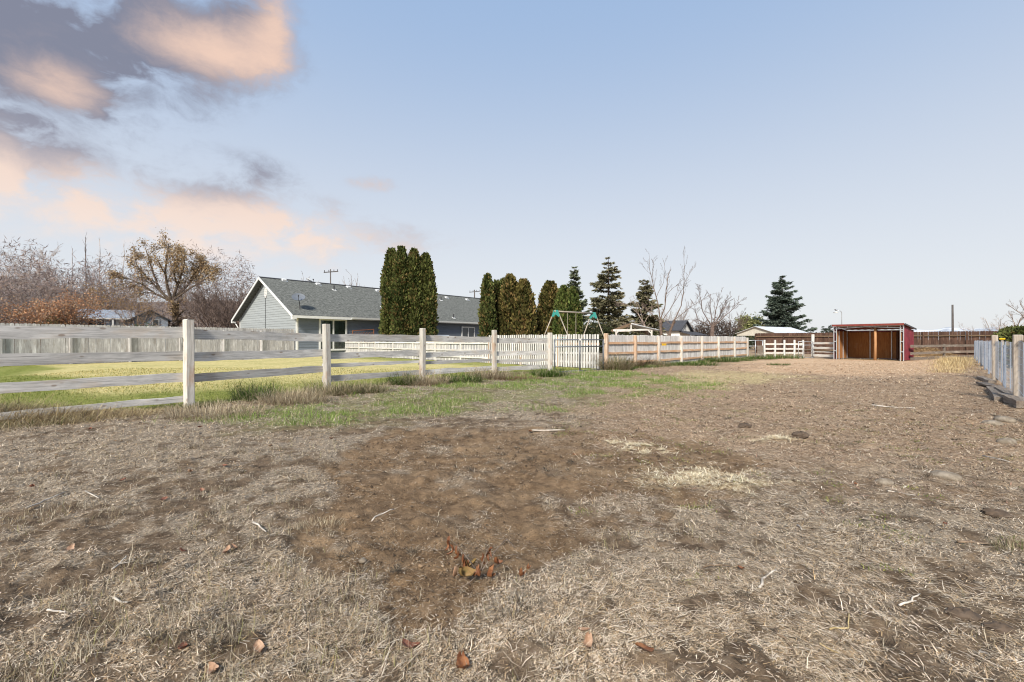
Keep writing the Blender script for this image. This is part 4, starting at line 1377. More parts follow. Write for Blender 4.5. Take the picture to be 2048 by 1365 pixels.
def twig_out(rng, segs, tips, pts, rs, lvl, maxlvl, dens, spread, lift, lenf, rmin, start=.25):
    """side shoots along a limb, recursively"""
    n = len(pts) - 1
    tot = sum(np.linalg.norm(pts[i + 1] - pts[i]) for i in range(n))
    cnt = max(2, int(dens * (1 if lvl == 0 else .75 if lvl == 1 else .6)))
    for k in range(cnt):
        f = start + (1 - start) * (k + rng.uniform(.1, .9)) / cnt
        i = min(int(f * n), n - 1); fr = f * n - i
        p = pts[i] + (pts[i + 1] - pts[i]) * fr; r = (rs[i] + (rs[i + 1] - rs[i]) * fr)
        d = pts[i + 1] - pts[i]; d /= np.linalg.norm(d) + 1e-9
        s = rng.normal(size=3); s -= d * s.dot(d); s /= np.linalg.norm(s)
        nd = d + s * spread * rng.uniform(.6, 1.3) + np.array([0, 0, lift])
        L = tot * lenf * rng.uniform(.55, 1.2) * (1.15 - .6 * f)
        rr = max(rmin, r * rng.uniform(.45, .65))
        q, qr, _ = polyline_branch(rng, p, nd, L, rr, 3 if lvl == 0 else 2, .18, lift * .3)
        qr = np.maximum(qr, rmin * .7)
        for j in range(len(q) - 1): segs[lvl + 1].append((*q[j], *q[j + 1], qr[j], qr[j + 1]))
        if lvl + 1 >= maxlvl - 1: tips += [(q[-1] + q[-2]) / 2, q[-1]]
        if lvl + 1 < maxlvl: twig_out(rng, segs, tips, q, qr, lvl + 1, maxlvl, dens, spread, lift, lenf, rmin, .2)


def bark_mat(name, c):
    m, t, b = new_mat(name)
    P = t.node('ShaderNodeNewGeometry').outputs['Position']
    n = t.noise(t.vmath('MULTIPLY', P, (6, 6, 1.5)), 2.0, 5, .65)
    t.put(b.inputs['Base Color'], t.mix(t.ramp(n, .35, .68), tuple(v * .6 for v in c), tuple(v * 1.35 for v in c)))
    b.inputs['Roughness'].default_value = .9
    return m


BARK_GREY = bark_mat('grey_bark', (.265, .205, .17)); BARK_RED = bark_mat('reddish_birch_bark', (.16, .115, .09)); BARK_PALE = bark_mat('pale_twig_bark', (.42, .36, .325))
BARK_DARK = bark_mat('dark_bark', (.16, .118, .10)); BARK_GOLD = bark_mat('golden_brown_bark', (.105, .080, .058)); BARK_ASH = bark_mat('ash_white_bark', (.50, .48, .46))
LEAF = vcol_mat('leaf_colours', .7, .25)


def bare_tree(name, label, limbs, bark, seed, dens=7, spread=.75, lift=.12, lenf=.42, maxlvl=3, rmin=.012, leaves=None, group=None, sides=4, cat='tree', root=None):
    """limbs: list of (points, r0, r1); twigs grow along them; leaves: (colours, size, count per tip, scatter)"""
    rng = np.random.default_rng(seed)
    segs = [[] for _ in range(maxlvl + 1)]; tips = []
    done = []
    for (pts, r0, r1) in limbs:
        P = [np.array(p, float) for p in pts]
        if done:                                                   # a limb starts on the wood already grown
            D = np.array(done); q = D[np.argmin(np.hypot(D[:, 0] - P[0][0], D[:, 2] - P[0][2]))]
            P = [q] + [p + np.array([0, q[1] - P[0][1], 0]) for p in P[1:]]
        Q = [P[0]]
        for i in range(len(P) - 1):                                # soften the polyline
            m_ = 4
            for k in range(1, m_ + 1):
                f = k / m_; Q.append(P[i] + (P[i + 1] - P[i]) * f + (rng.normal(0, .04, 3) if k < m_ else 0) * np.linalg.norm(P[i + 1] - P[i]) * .35)
        done += Q
        rs = np.linspace(r0, r1, len(Q))
        for j in range(len(Q) - 1): segs[0].append((*Q[j], *Q[j + 1], rs[j], rs[j + 1]))
        twig_out(rng, segs, tips, Q, rs, 0, maxlvl, dens, spread, lift, lenf, rmin)
    base = limbs[0][0][0] if root is None else root
    o = thing(name, label, cat, TR(base[0], base[1], 0), group)
    V, F = tubes_np(segs[0], 7)
    obj('trunk', mesh_np('trunk', V, F, smooth=True), bark, o)
    V, F = tubes_np([s for l in segs[1:3] for s in l], 3)
    if maxlvl > 2 and segs[3]:                                     # the last twigs are hair-thin spikes
        S = np.array(segs[3])[::2]; S[:, 3:6] += (S[:, 3:6] - S[:, 0:3]) * .9
        d = S[:, 3:6] - S[:, 0:3]; e = np.cross(d, rng.normal(size=d.shape)); e /= np.linalg.norm(e, axis=1, keepdims=True) + 1e-9
        V2 = np.stack([S[:, 0:3] - e * S[:, 6:7], S[:, 0:3] + e * S[:, 6:7], S[:, 3:6]], 1).reshape(-1, 3); n0 = len(V)
        V = np.concatenate([V, V2]); F = [F, n0 + np.arange(len(V2)).reshape(-1, 3)]
    cr = obj('crown', mesh_np('crown', V, F), bark, o)
    if leaves and len(tips):
        cols, size, cnt, sc = leaves
        T = np.repeat(np.array(tips), cnt, 0); T = T + rng.normal(0, sc, T.shape)
        V, F, C = leaf_quads(T, size, rng, cols)
        obj('leaves', mesh_np('leaves', V, F, {'col': C}), LEAF, cr)
    return o


def px_pts(Z, pts, rng=None, dep=0.0):
    """outline of a limb given where it is seen, at distance Z, wandering in depth by dep"""
    k = 0; out = []
    dz = 0.0
    for i, (u, v) in enumerate(pts):
        if rng is not None and i: dz += rng.normal(0, dep)
        y = Z + dz
        out.append(((u - U0) / FPX * y, y, EYE + (V0 - v) / FPX * y))
    out[0] = (out[0][0], out[0][1], min(out[0][2], out[0][2]))
    return out


def auto_limbs(x, y, h, n, spread, rng, r, fork=.25, lean=(0, 0), top=.9):
    """a trunk that forks low into n limbs"""
    L = [([(x, y, -.1), (x + lean[0] * .2, y + lean[1] * .2, h * fork)], r, r * .8)]
    b = L[0][0][-1]
    for i in range(n):
        a = 2 * math.pi * (i + rng.uniform(-.3, .3)) / n; s = spread * rng.uniform(.45, 1.1)
        hh = h * rng.uniform(.78, 1.05) * (1 - .25 * (s / spread - .45))
        L.append(([b, (b[0] + math.cos(a) * s * .45 + lean[0] * .3, b[1] + math.sin(a) * s * .45, b[2] + (hh - b[2]) * .45),
                   (b[0] + math.cos(a) * s + lean[0], b[1] + math.sin(a) * s + lean[1], hh * top)], r * rng.uniform(.4, .6), .02))
    return L


def at(u, Z): return ((u - U0) / FPX * Z, Z)
def hgt(v, Z): return EYE + (V0 - v) / FPX * Z


def build_bare():
    R = np.random.default_rng(5)
    # spreading locust with the last golden leaves, left of the house
    Z = 56.
    limbs = []
    for pts, r0, r1 in [([(352, 668), (350, 640), (352, 610)], .42, .34), ([(352, 610), (335, 585), (322, 555), (312, 525), (305, 500)], .24, .04), ([(352, 612), (350, 580), (345, 545), (350, 505), (352, 490)], .26, .04),
                        ([(354, 608), (368, 575), (380, 540), (385, 510)], .24, .04), ([(355, 606), (382, 580), (405, 555), (420, 530)], .24, .03), ([(350, 608), (325, 590), (298, 570), (272, 560), (250, 556)], .20, .03),
                        ([(356, 604), (395, 578), (425, 560), (445, 545)], .18, .03), ([(335, 585), (312, 560), (290, 535), (285, 515)], .14, .02), ([(368, 575), (360, 540), (370, 505)], .14, .02), ([(382, 580), (400, 540), (405, 520)], .14, .02)]:
        limbs.append((px_pts(Z, pts, R, .5), r0, r1))
    limbs[0] = ([(limbs[0][0][0][0], Z, -.1)] + limbs[0][0], .45, .34)
    bare_tree('locust_tree', 'broad spreading tree with scattered golden leaves left of the grey house', [(p_, a_ * .75, b_) for p_, a_, b_ in limbs], BARK_GOLD, 21, dens=9, spread=.9, lift=.04, lenf=.34, maxlvl=3, rmin=.018,
              leaves=([(.33, .225, .115), (.38, .27, .15), (.26, .175, .10), (.42, .32, .19)], .18, 2, .25))
    # orange leaved small trees around the cottage
    for i, (u, Z, v, n, sp, lab) in enumerate([(92, 44, 586, 10, 2.7, 'rounded orange brown tree above the scalloped fence at the far left'), (142, 45, 580, 9, 1.7, 'orange brown tree partly covering the left end of the pale blue house'),
                                               (225, 58, 560, 8, 3.4, 'thin amber leaved tree standing behind the blue house roof'), (276, 52, 588, 7, 2.0, 'slender amber tree in front of the gable of the blue house')]):
        rng = np.random.default_rng(60 + i); x, y = at(u, Z)
        bare_tree('orange_tree', lab, auto_limbs(x, y, hgt(v, Z), n, sp, rng, .16, .18), BARK_GREY, 70 + i, dens=8, spread=.9, lift=.02, lenf=.42, maxlvl=3, rmin=.014,
                  leaves=([(.42, .21, .11), (.48, .26, .14), (.34, .20, .12), (.42, .30, .19)] if i < 2 else [(.38, .24, .10), (.42, .28, .12), (.30, .18, .08)], .16 if i < 3 else .07, 1, .30), group='orange leaved trees beyond the grey fence')
    # grey leafless wood at the far left
    labs = ['tangled grey leafless tree at the left edge above the fence', 'grey leafless tree with pale dead limbs second from the left edge', 'tall thin leafless tree behind the orange trees', 'leafless grey tree rising above the orange trees',
            'bushy leafless brown tree behind the blue house', 'leafless brown tree between the poplar spires', 'dense dark leafless tree right of the golden tree', 'dark purple leafless shrub tree touching the house gable',
            'leafless tree behind the golden tree crown', 'low leafless thicket tree at the left edge']
    for i, (u, Z, v, n, sp, bk) in enumerate([(25, 62, 520, 9, 5, BARK_PALE), (75, 60, 545, 8, 4, BARK_PALE), (118, 72, 522, 7, 3.5, BARK_GREY), (60, 76, 500, 8, 4, BARK_PALE), (215, 80, 530, 11, 4.6, BARK_DARK),
                                               (165, 78, 548, 9, 4.4, BARK_GREY), (470, 50, 575, 12, 2.6, BARK_DARK), (428, 52, 562, 13, 3.4, BARK_DARK), (395, 70, 540, 9, 4.2, BARK_GREY), (-20, 58, 560, 10, 4.5, BARK_GREY)]):
        rng = np.random.default_rng(90 + i); x, y = at(u, Z)
        bare_tree('bare_tree', labs[i], auto_limbs(x, y, hgt(v, Z), n, sp, rng, .2, .10 if bk is BARK_DARK else .2), bk, 110 + i, dens=13, spread=.7, lift=.08, lenf=.44, maxlvl=3, rmin=.016, group='leafless trees on the far left')
    # pale dead limbs
    # poplar spires
    for i, (u, v) in enumerate([(145, 497), (171, 474), (199, 478), (247, 488), (268, 494)]):
        Z = 84.; x, y = at(u, Z); h = hgt(v, Z)
        bare_tree('poplar_tree', ['short', 'tallest and darkest', 'very thin', 'pale', 'rightmost pale'][i] + ' leafless poplar spire above the trees on the far left', [([(x, y, -.1), (x + .1, y, h * .5), (x, y, h)], .16, .03)], BARK_DARK if i == 1 else BARK_PALE, 140 + i, dens=34 if i == 1 else 18,
                  spread=.22, lift=.35, lenf=.10, maxlvl=2, rmin=.016, group='poplar spires on the far left')
    # behind the house ridge
    for i, (u, Z, v, n, sp, lab) in enumerate([(553, 75, 538, 9, 2.4, 'small round leafless tree showing above the left end of the house ridge'), (606, 80, 540, 5, 1.8, 'leafless tree tip beside the pale dish behind the ridge'), (625, 82, 542, 5, 1.6, 'sparse twigs of a tree just left of the utility pole'),
                                               (704, 80, 524, 6, 2.2, 'tall bare tree behind the middle of the house roof'), (738, 82, 540, 4, 1.6, 'thin leafless tree just left of the four tall evergreens'), (680, 84, 545, 4, 1.4, 'low leafless tree right of the utility pole')]):
        rng = np.random.default_rng(160 + i); x, y = at(u, Z)
        bare_tree('bare_tree', lab, auto_limbs(x, y, hgt(v, Z), n, sp, rng, .16, .4), BARK_GREY, 170 + i, dens=7, spread=.5, lift=.15, lenf=.30, maxlvl=3, rmin=.016, group='leafless trees behind the house')
    # reddish birches behind the side fence
    Z = 41.
    def L(*a): return [(px_pts(Z, pts, R, .25), r0 * .55, r1 * .6) for pts, r0, r1 in a]
    l1 = L(([(1322, 690), (1322, 668), (1321, 640)], .17, .13), ([(1321, 640), (1313, 605), (1304, 570), (1297, 540), (1296, 508)], .10, .012), ([(1321, 640), (1328, 610), (1332, 570), (1334, 548)], .09, .05), ([(1321, 645), (1340, 615), (1362, 580), (1366, 575)], .06, .015),
           ([(1334, 590), (1345, 575), (1362, 560)], .04, .01), ([(1304, 570), (1303, 535), (1305, 520)], .04, .01), ([(1313, 600), (1325, 565), (1327, 525)], .045, .01), ([(1321, 648), (1300, 628), (1280, 612)], .07, .015))
    l1[0] = ([(l1[0][0][0][0], Z, -.1)] + l1[0][0], .18, .13)
    bare_tree('birch_tree', 'leafless reddish birch with upright stems in front of the white farmhouse', l1, BARK_RED, 31, dens=8, spread=.6, lift=.2, lenf=.30, maxlvl=3, rmin=.009, group='birches behind the picket fence')
    l2 = L(([(1336, 690), (1340, 664), (1349, 640)], .13, .10), ([(1349, 640), (1362, 612), (1367, 580), (1369, 540), (1367, 502)], .09, .01), ([(1349, 640), (1385, 612), (1422, 588)], .06, .01), ([(1368, 570), (1380, 545), (1391, 530)], .035, .008), ([(1345, 650), (1330, 640), (1322, 646)], .05, .02))
    l2[0] = ([(l2[0][0][0][0], Z, -.1)] + l2[0][0], .14, .10)
    bare_tree('birch_tree', 'leaning orange barked birch with one very tall thin leader', l2, BARK_RED, 32, dens=9, spread=.55, lift=.2, lenf=.26, maxlvl=3, rmin=.009, group='birches behind the picket fence')
    Z = 39.
    l3 = L(([(1296, 690), (1293, 668), (1287, 648)], .16, .11), ([(1287, 648), (1275, 628), (1255, 612), (1238, 605)], .09, .015), ([(1287, 648), (1262, 648), (1240, 652)], .06, .012), ([(1285, 650), (1280, 620), (1270, 600)], .06, .015), ([(1288, 648), (1300, 625), (1305, 600)], .06, .012))
    l3[0] = ([(l3[0][0][0][0], Z, -.1)] + l3[0][0], .17, .11)
    bare_tree('birch_tree', 'low sprawling leafless tree with drooping twigs left of the upright birches', l3, BARK_GREY, 33, dens=8, spread=.8, lift=-.02, lenf=.42, maxlvl=3, rmin=.009, group='birches behind the picket fence')
    # broad fan-shaped leafless tree
    Z = 72.
    l4 = L(([(1424, 675), (1425, 655)], .35, .28), ([(1425, 655), (1405, 625), (1398, 590), (1396, 580)], .16, .03), ([(1425, 655), (1420, 620), (1418, 590)], .14, .02), ([(1425, 655), (1432, 615), (1440, 588)], .16, .02), ([(1425, 655), (1445, 620), (1460, 592)], .16, .02),
           ([(1426, 655), (1458, 625), (1482, 600)], .16, .02), ([(1424, 655), (1395, 640), (1385, 605)], .12, .02), ([(1426, 655), (1440, 630), (1450, 600)], .12, .02))
    l4[0] = ([(l4[0][0][0][0], Z, -.1)] + l4[0][0], .4, .3)
    bare_tree('bare_tree', 'broad fan shaped leafless tree right of the white farmhouse', l4, BARK_DARK, 34, dens=12, spread=.6, lift=.1, lenf=.32, maxlvl=3, rmin=.018)
    for i, (u, Z, v, n, sp, bk, lab) in enumerate([(1350, 95, 606, 11, 5.0, BARK_GREY, 'rounded pale leafless tree behind the white farmhouse roof'), (1462, 88, 622, 14, 4.2, BARK_DARK, 'dense brown leafless shrub tree left of the pale green tree'), (1412, 80, 632, 12, 3.2, BARK_DARK, 'dark leafless bush beside the farmhouse porch'),
                                                   (1995, 44, 628, 8, 2.6, BARK_PALE, 'pale leafless bush behind the brown fence near the right edge'), (2032, 36, 588, 3, 1.0, BARK_GREY, 'thin upright leafless tree at the right edge'), (2062, 38, 580, 4, 1.6, BARK_GREY, 'leafless sapling cut by the right edge'), (2042, 40, 638, 9, 2.2, BARK_PALE, 'low twiggy bush behind the hedge at the right edge')]):
        rng = np.random.default_rng(200 + i); x, y = at(u, Z)
        bare_tree('bare_tree', lab, auto_limbs(x, y, hgt(v, Z), n, sp, rng, .14 if Z > 50 else .06, .15 if n > 6 else .45), bk, 210 + i, dens=8, spread=.7, lift=.08, lenf=.40, maxlvl=3, rmin=.016 if Z > 50 else .008)


build_bare()


def arborvitae(x, y, h, w, label, cols, seed, taper=.35, n=9000, group='columnar evergreens'):
    """narrow column of upright foliage sprays round a dense inner body"""
    rng = np.random.default_rng(seed)
    o = thing('arborvitae', label, 'evergreen', TR(x, y, 0), group)
    obj('trunk', MB().tube([(x, y, -.1), (x, y, h * .5), (x, y, h * .9)], [.12, .08, .03], 7), BARK_DARK, o)
    def rad(f, a):
        prof = np.clip(1 - ((f - taper) / (1 - taper)).clip(0) ** 2.2, 0, 1) ** .8 * (.82 + .18 * sstep(0, .25, f))
        lump = .62 + .74 * fbm(np.cos(a) * 1.9 + f * h * .9 + seed, np.sin(a) * 1.9 + f * h * .5, 4, seed, .6)
        return w / 2 * prof * lump + .03
    # inner body
    fa = np.linspace(0, .985, 46); aa = np.linspace(0, 2 * math.pi, 25)[:-1]
    Fg, Ag = np.meshgrid(fa, aa, indexing='ij'); r = rad(Fg, Ag) * .84
    V = np.stack([x + r * np.cos(Ag), y + r * np.sin(Ag), Fg * h], -1).reshape(-1, 3)
    i = np.arange(V.shape[0]).reshape(46, 24); j = np.roll(i, -1, 1)
    F = np.stack([i[:-1], j[:-1], j[1:], i[1:]], -1).reshape(-1, 4)
    c0 = np.array(cols[0]) * .8
    C = np.repeat(c0[None], len(V), 0) * (.5 + vnoise(V[:, 0] * 3 + V[:, 1] * 2, V[:, 2] * 3, 3))[:, None]
    cr = obj('crown', mesh_np('crown', V, F, {'col': C}), LEAF_FIR, o)
    # sprays
    f = rng.beta(1.0, 1.15, n) * .99; a = rng.uniform(0, 2 * math.pi, n)
    rr = rad(f, a) * (rng.uniform(.84, 1.04, n) + .14 * (rng.random(n) < .12))
    P = np.stack([x + rr * np.cos(a), y + rr * np.sin(a), f * h - .05], 1)
    out = np.stack([np.cos(a), np.sin(a), np.zeros(n)], 1)
    d = out * rng.uniform(.15, .8, (n, 1)) + np.array([0, 0, 1.]) * rng.uniform(.5, 1.1, (n, 1)) + rng.normal(0, .25, (n, 3)); d /= np.linalg.norm(d, axis=1, keepdims=True)
    e = rng.normal(size=(n, 3)); e -= d * (e * d).sum(1, keepdims=True); e /= np.linalg.norm(e, axis=1, keepdims=True)
    s = (rng.uniform(.10, .36, n) * (.7 + .3 * w / 1.5))[:, None]
    V = np.stack([P, P + d * s * .55 + e * s * .28, P + d * s, P + d * s * .55 - e * s * .28], 1).reshape(-1, 3)
    cl = fbm(a * 1.6 + seed, f * h * .9, 4, seed + 3)                         # clumps of browner and greener sprays
    cols_ = np.array(cols); t_ = np.clip((cl - .35) / .3 + rng.normal(0, .25, n), 0, 1)[:, None]
    C = (cols_[0] * (1 - t_) + cols_[1] * t_) * rng.uniform(.5, 1.6, (n, 1))
    bp = (fbm(a * 2.1 + seed * 3, f * h * 1.3, 3, seed + 9) > .60) & (rng.random(n) < .3); C[bp] = np.array(cols_[2]) * rng.uniform(.6, 1.2, (bp.sum(), 1))
    br = rng.random(n) < .10; C[br] = np.array(cols_[2]) * rng.uniform(.7, 1.3, (br.sum(), 1))
    obj('foliage', mesh_np('foliage', V, np.arange(4 * n).reshape(-1, 4), {'col': np.repeat(C, 4, 0)}), LEAF_FIR, cr)
    return o


LEAF_FIR = vcol_mat('evergreen_colours', .75, .12)
GRN = [(.042, .056, .016), (.100, .112, .034), (.17, .125, .048)]
BRN = [(.055, .056, .016), (.145, .120, .038), (.24, .16, .065)]
LIV = [(.042, .064, .016), (.110, .138, .036), (.16, .145, .05)]


def evergreens():
    # four tall columns in front of the house
    for i, (u, v, w, Z, lab) in enumerate([(783, 494, 1.2, 34.2, 'leftmost and fullest of the four tall columnar evergreens by the house'), (803, 489, 1.15, 33.8, 'tallest of the four columnar evergreens by the house, second from the left'),
                                           (828, 494, 1.15, 34.0, 'third of the four tall columnar evergreens by the house'), (851, 503, 1.25, 34.4, 'rightmost and lowest of the four tall columnar evergreens by the house')]):
        x, y = at(u, Z); arborvitae(x, y, hgt(v, Z) - .15, w, lab, GRN, 300 + i, taper=.5, n=11000, group='four tall columnar evergreens')
    for i, (u, v, w, Z, c, lab) in enumerate([(975, 546, .95, 35.0, GRN, 'slim pointed evergreen at the left of the middle clump'), (993, 559, .9, 36.5, GRN, 'short dark green column between slim and broad evergreens in the middle clump'), (1006, 556, .8, 38.0, GRN, 'thin green spire peeking behind the middle clump'),
                                              (1020, 548, 1.7, 36.0, BRN, 'broad olive brown evergreen in the middle clump, taller of the two broad ones'), (1047, 557, 1.75, 35.6, BRN, 'broad brownest evergreen at the right of the middle clump'),
                                              (1100, 561, 1.9, 38.0, BRN, 'broad brown evergreen standing behind the swing set bracket'), (1127, 571, 1.5, 37.0, LIV, 'green evergreen behind the middle of the swing set'), (1145, 573, 1.2, 36.6, LIV, 'pointed bright green evergreen at the right of the swing set clump')]):
        x, y = at(u, Z); arborvitae(x, y, hgt(v, Z) - .1, w, lab, c, 320 + i, taper=.3 if c is LIV else .45, n=7500, group='evergreens behind the picket fence')


evergreens()


def spruce(u, v, Z, wpx, label, cols, seed, n_whorl=26, droop=.25, dens=1.0, gap=0.0, skirt=0.0, group='spruces on the skyline'):
    """conifer of tiered boughs carrying hanging needle sprays"""
    rng = np.random.default_rng(seed)
    x, y = at(u, Z); h = hgt(v, Z); R = wpx / FPX * Z / 2
    o = thing('spruce_tree', label, 'conifer', TR(x, y, 0), group)
    obj('trunk', MB().tube([(x, y, -.1), (x, y, h * .5), (x, y, h * .98)], [.025 * h, .014 * h, .02], 7), BARK_DARK, o)
    segs = []; P = []; D = []; S = []
    for k in range(n_whorl):
        f = skirt + (1 - skirt) * (k + rng.uniform(-.3, .3)) / n_whorl; f = min(max(f, .02), .985)
        L0 = R * (1 - f) ** .85 + .12
        nb = int(rng.integers(5, 8))
        a0 = rng.uniform(0, 6.28)
        for j in range(nb):
            if rng.random() < gap: continue
            a = a0 + j * 2 * math.pi / nb + rng.normal(0, .2); L = L0 * rng.uniform(.45, 1.3)
            fj = min(.985, max(.02, f + rng.normal(0, 1.1 / n_whorl))); p0 = np.array([x, y, fj * h]); m_ = 7; dr = droop + rng.normal(0, .14)
            out = np.array([math.cos(a), math.sin(a), 0])
            pts = [p0 + out * L * s + np.array([0, 0, 1]) * (L * (-dr * s + (dr + .15) * s ** 2.4) + (1 - f) * .0) for s in np.linspace(0, 1, m_)]
            for q in range(m_ - 1): segs.append((*pts[q], *pts[q + 1], .03 * (1 - q / m_) + .008, .03 * (1 - (q + 1) / m_) + .008))
            c = max(10, int(56 * dens * L / R * 1.6)); side = np.cross(out, [0, 0, 1.])
            for s in rng.beta(1.4, 1.0, c) * 1.02:
                i = min(int(s * (m_ - 1)), m_ - 2); b = pts[i] + (pts[i + 1] - pts[i]) * (s * (m_ - 1) - i)
                sw = rng.normal(0, 1) * (.28 * L * (1 - .6 * s))
                P.append(b + side * sw + np.array([0, 0, -.12 * abs(sw)])); D.append(out * rng.uniform(.5, 1.1) + side * np.sign(sw) * rng.uniform(0, .7) + np.array([0, 0, rng.uniform(-.55, .25)])); S.append(rng.uniform(.28, .74) * (.55 + .45 * min(1, L / 1.5)))
    P = np.array(P); D = np.array(D); D /= np.linalg.norm(D, axis=1, keepdims=True); S = np.array(S)[:, None] * (.04 * h + .45)
    n = len(P); e = np.cross(D, np.array([0, 0, 1.])) + rng.normal(0, .35, (n, 3)); e -= D * (e * D).sum(1, keepdims=True); e /= np.linalg.norm(e, axis=1, keepdims=True)
    V, F = tubes_np(segs, 3); cr = obj('crown', mesh_np('crown', V, F), BARK_DARK, o)
    # each spray is three narrow needle clusters
    VV = []; CC = []
    base = np.array(cols)
    for r_ in (-.5, 0, .5):
        d = D + e * r_; d /= np.linalg.norm(d, axis=1, keepdims=True)
        e2 = np.cross(d, rng.normal(size=(n, 3))); e2 /= np.linalg.norm(e2, axis=1, keepdims=True)
        VV.append(np.stack([P, P + d * S * .45 + e2 * S * .15, P + d * S, P + d * S * .45 - e2 * S * .15], 1))
        CC.append(base[rng.integers(0, len(base), n)] * rng.uniform(.55, 1.45, (n, 1)))
    V = np.concatenate(VV).reshape(-1, 3); C = np.repeat(np.concatenate(CC), 4, 0)
    obj('foliage', mesh_np('foliage', V, np.arange(len(V)).reshape(-1, 4), {'col': C}), LEAF_FIR, cr)


SPR = [(.10, .122, .08), (.15, .175, .105), (.20, .215, .14)]
SPR_BL = [(.068, .094, .074), (.108, .140, .108), (.15, .18, .14)]
SPR_OL = [(.12, .118, .065), (.175, .165, .095), (.24, .21, .13)]
spruce(1148, 532, 62, 60, 'narrow dark spruce behind the bright green evergreens', SPR, 401, 30, .15, 1.3)
spruce(1217, 513, 55, 118, 'tall ragged olive spruce with open branches right of the swing set', SPR_OL, 402, 27, .05, 1.25, gap=.18)
spruce(1290, 558, 56, 76, 'smaller olive spruce behind the birches', SPR_OL, 403, 26, .15, 1.4)
spruce(1565, 551, 84, 106, 'large dark blue green spruce standing alone behind the open barn', SPR_BL, 404, 34, .10, 1.7)
spruce(1648, 653, 105, 24, 'small distant conifer just left of its taller neighbour by the shelter', SPR_BL, 405, 12, .1, 1.0, group='small far conifers')
spruce(1661, 650, 105, 26, 'small distant conifer beside the left end of the red shelter', SPR_BL, 406, 12, .1, 1.0, group='small far conifers')
spruce(1622, 660, 100, 40, 'low dark conifer at the right end of the barn roof', SPR_BL, 407, 10, .1, 1.0, group='small far conifers')


def leafy_tree(u, v, Z, wpx, label, cols, seed, n=9000, name='leafy_tree', low=.15, size=.4):
    rng = np.random.default_rng(seed); x, y = at(u, Z); h = hgt(v, Z); R = wpx / FPX * Z / 2
    limbs = auto_limbs(x, y, h * .95, 8, R * .8, rng, .2, .2)
    o = bare_tree(name, label, limbs, BARK_GREY, seed, dens=6, spread=.6, lift=.1, lenf=.3, maxlvl=2, rmin=.02)
    cl = rng.normal(size=(60, 3)); cl /= np.linalg.norm(cl, axis=1, keepdims=True); cl *= rng.uniform(.35, .95, (60, 1))
    c = cl[rng.integers(0, 60, n)] + rng.normal(0, .16, (n, 3))
    P = np.stack([x + c[:, 0] * R, y + c[:, 1] * R, h * (low + 1) / 2 + c[:, 2] * h * (1 - low) / 2], 1); P = P[P[:, 2] > .1]
    V, F, C = leaf_quads(P, size, rng, cols, .35)
    obj('leaves', mesh_np('leaves', V, F, {'col': C}), LEAF, bpy.data.objects[[c_.name for c_ in o.children if c_.name.startswith('crown')][0]])


leafy_tree(1502, 632, 112, 56, 'pale yellow green willow behind the open barn', [(.20, .21, .08), (.26, .26, .12), (.16, .17, .07)], 501, 6000, 'willow_tree', .1, .5)
leafy_tree(1540, 648, 108, 60, 'yellowish low tree seen below the large lone spruce', [(.20, .18, .07), (.26, .23, .10), (.15, .14, .06)], 502, 4000, 'willow_tree', .1, .5)


def shrub(name, label, x, y, rx, ry, h, cols, seed, n=3500, size=.14, group=None, cat='shrub', z0=0.0):
    rng = np.random.default_rng(seed)
    o = thing(name, label, cat, TR(x, y, 0), group)
    segs = []
    for k in range(14):
        a = rng.uniform(0, 6.28); s = rng.uniform(.2, .8)
        segs.append((x, y, -.05, x + math.cos(a) * rx * s, y + math.sin(a) * ry * s, h * rng.uniform(.5, .85), .02, .008))
    V, F = tubes_np(segs, 4); st = obj('stems', mesh_np('stems', V, F), BARK_DARK, o)
    c = rng.normal(size=(n, 3)); c /= np.linalg.norm(c, axis=1, keepdims=True); c *= (rng.random((n, 1)) ** .4)
    lump = .75 + .5 * fbm(c[:, 0] * 2.2 + seed, c[:, 1] * 2.2 + c[:, 2] * 1.5, 3, seed)
    P = np.stack([x + c[:, 0] * rx * lump, y + c[:, 1] * ry * lump, z0 + np.abs(c[:, 2]) * h * lump], 1)
    V, F, C = leaf_quads(P, size, rng, cols, .45)
    obj('foliage', mesh_np('foliage', V, F, {'col': C}), LEAF, o)
    return o


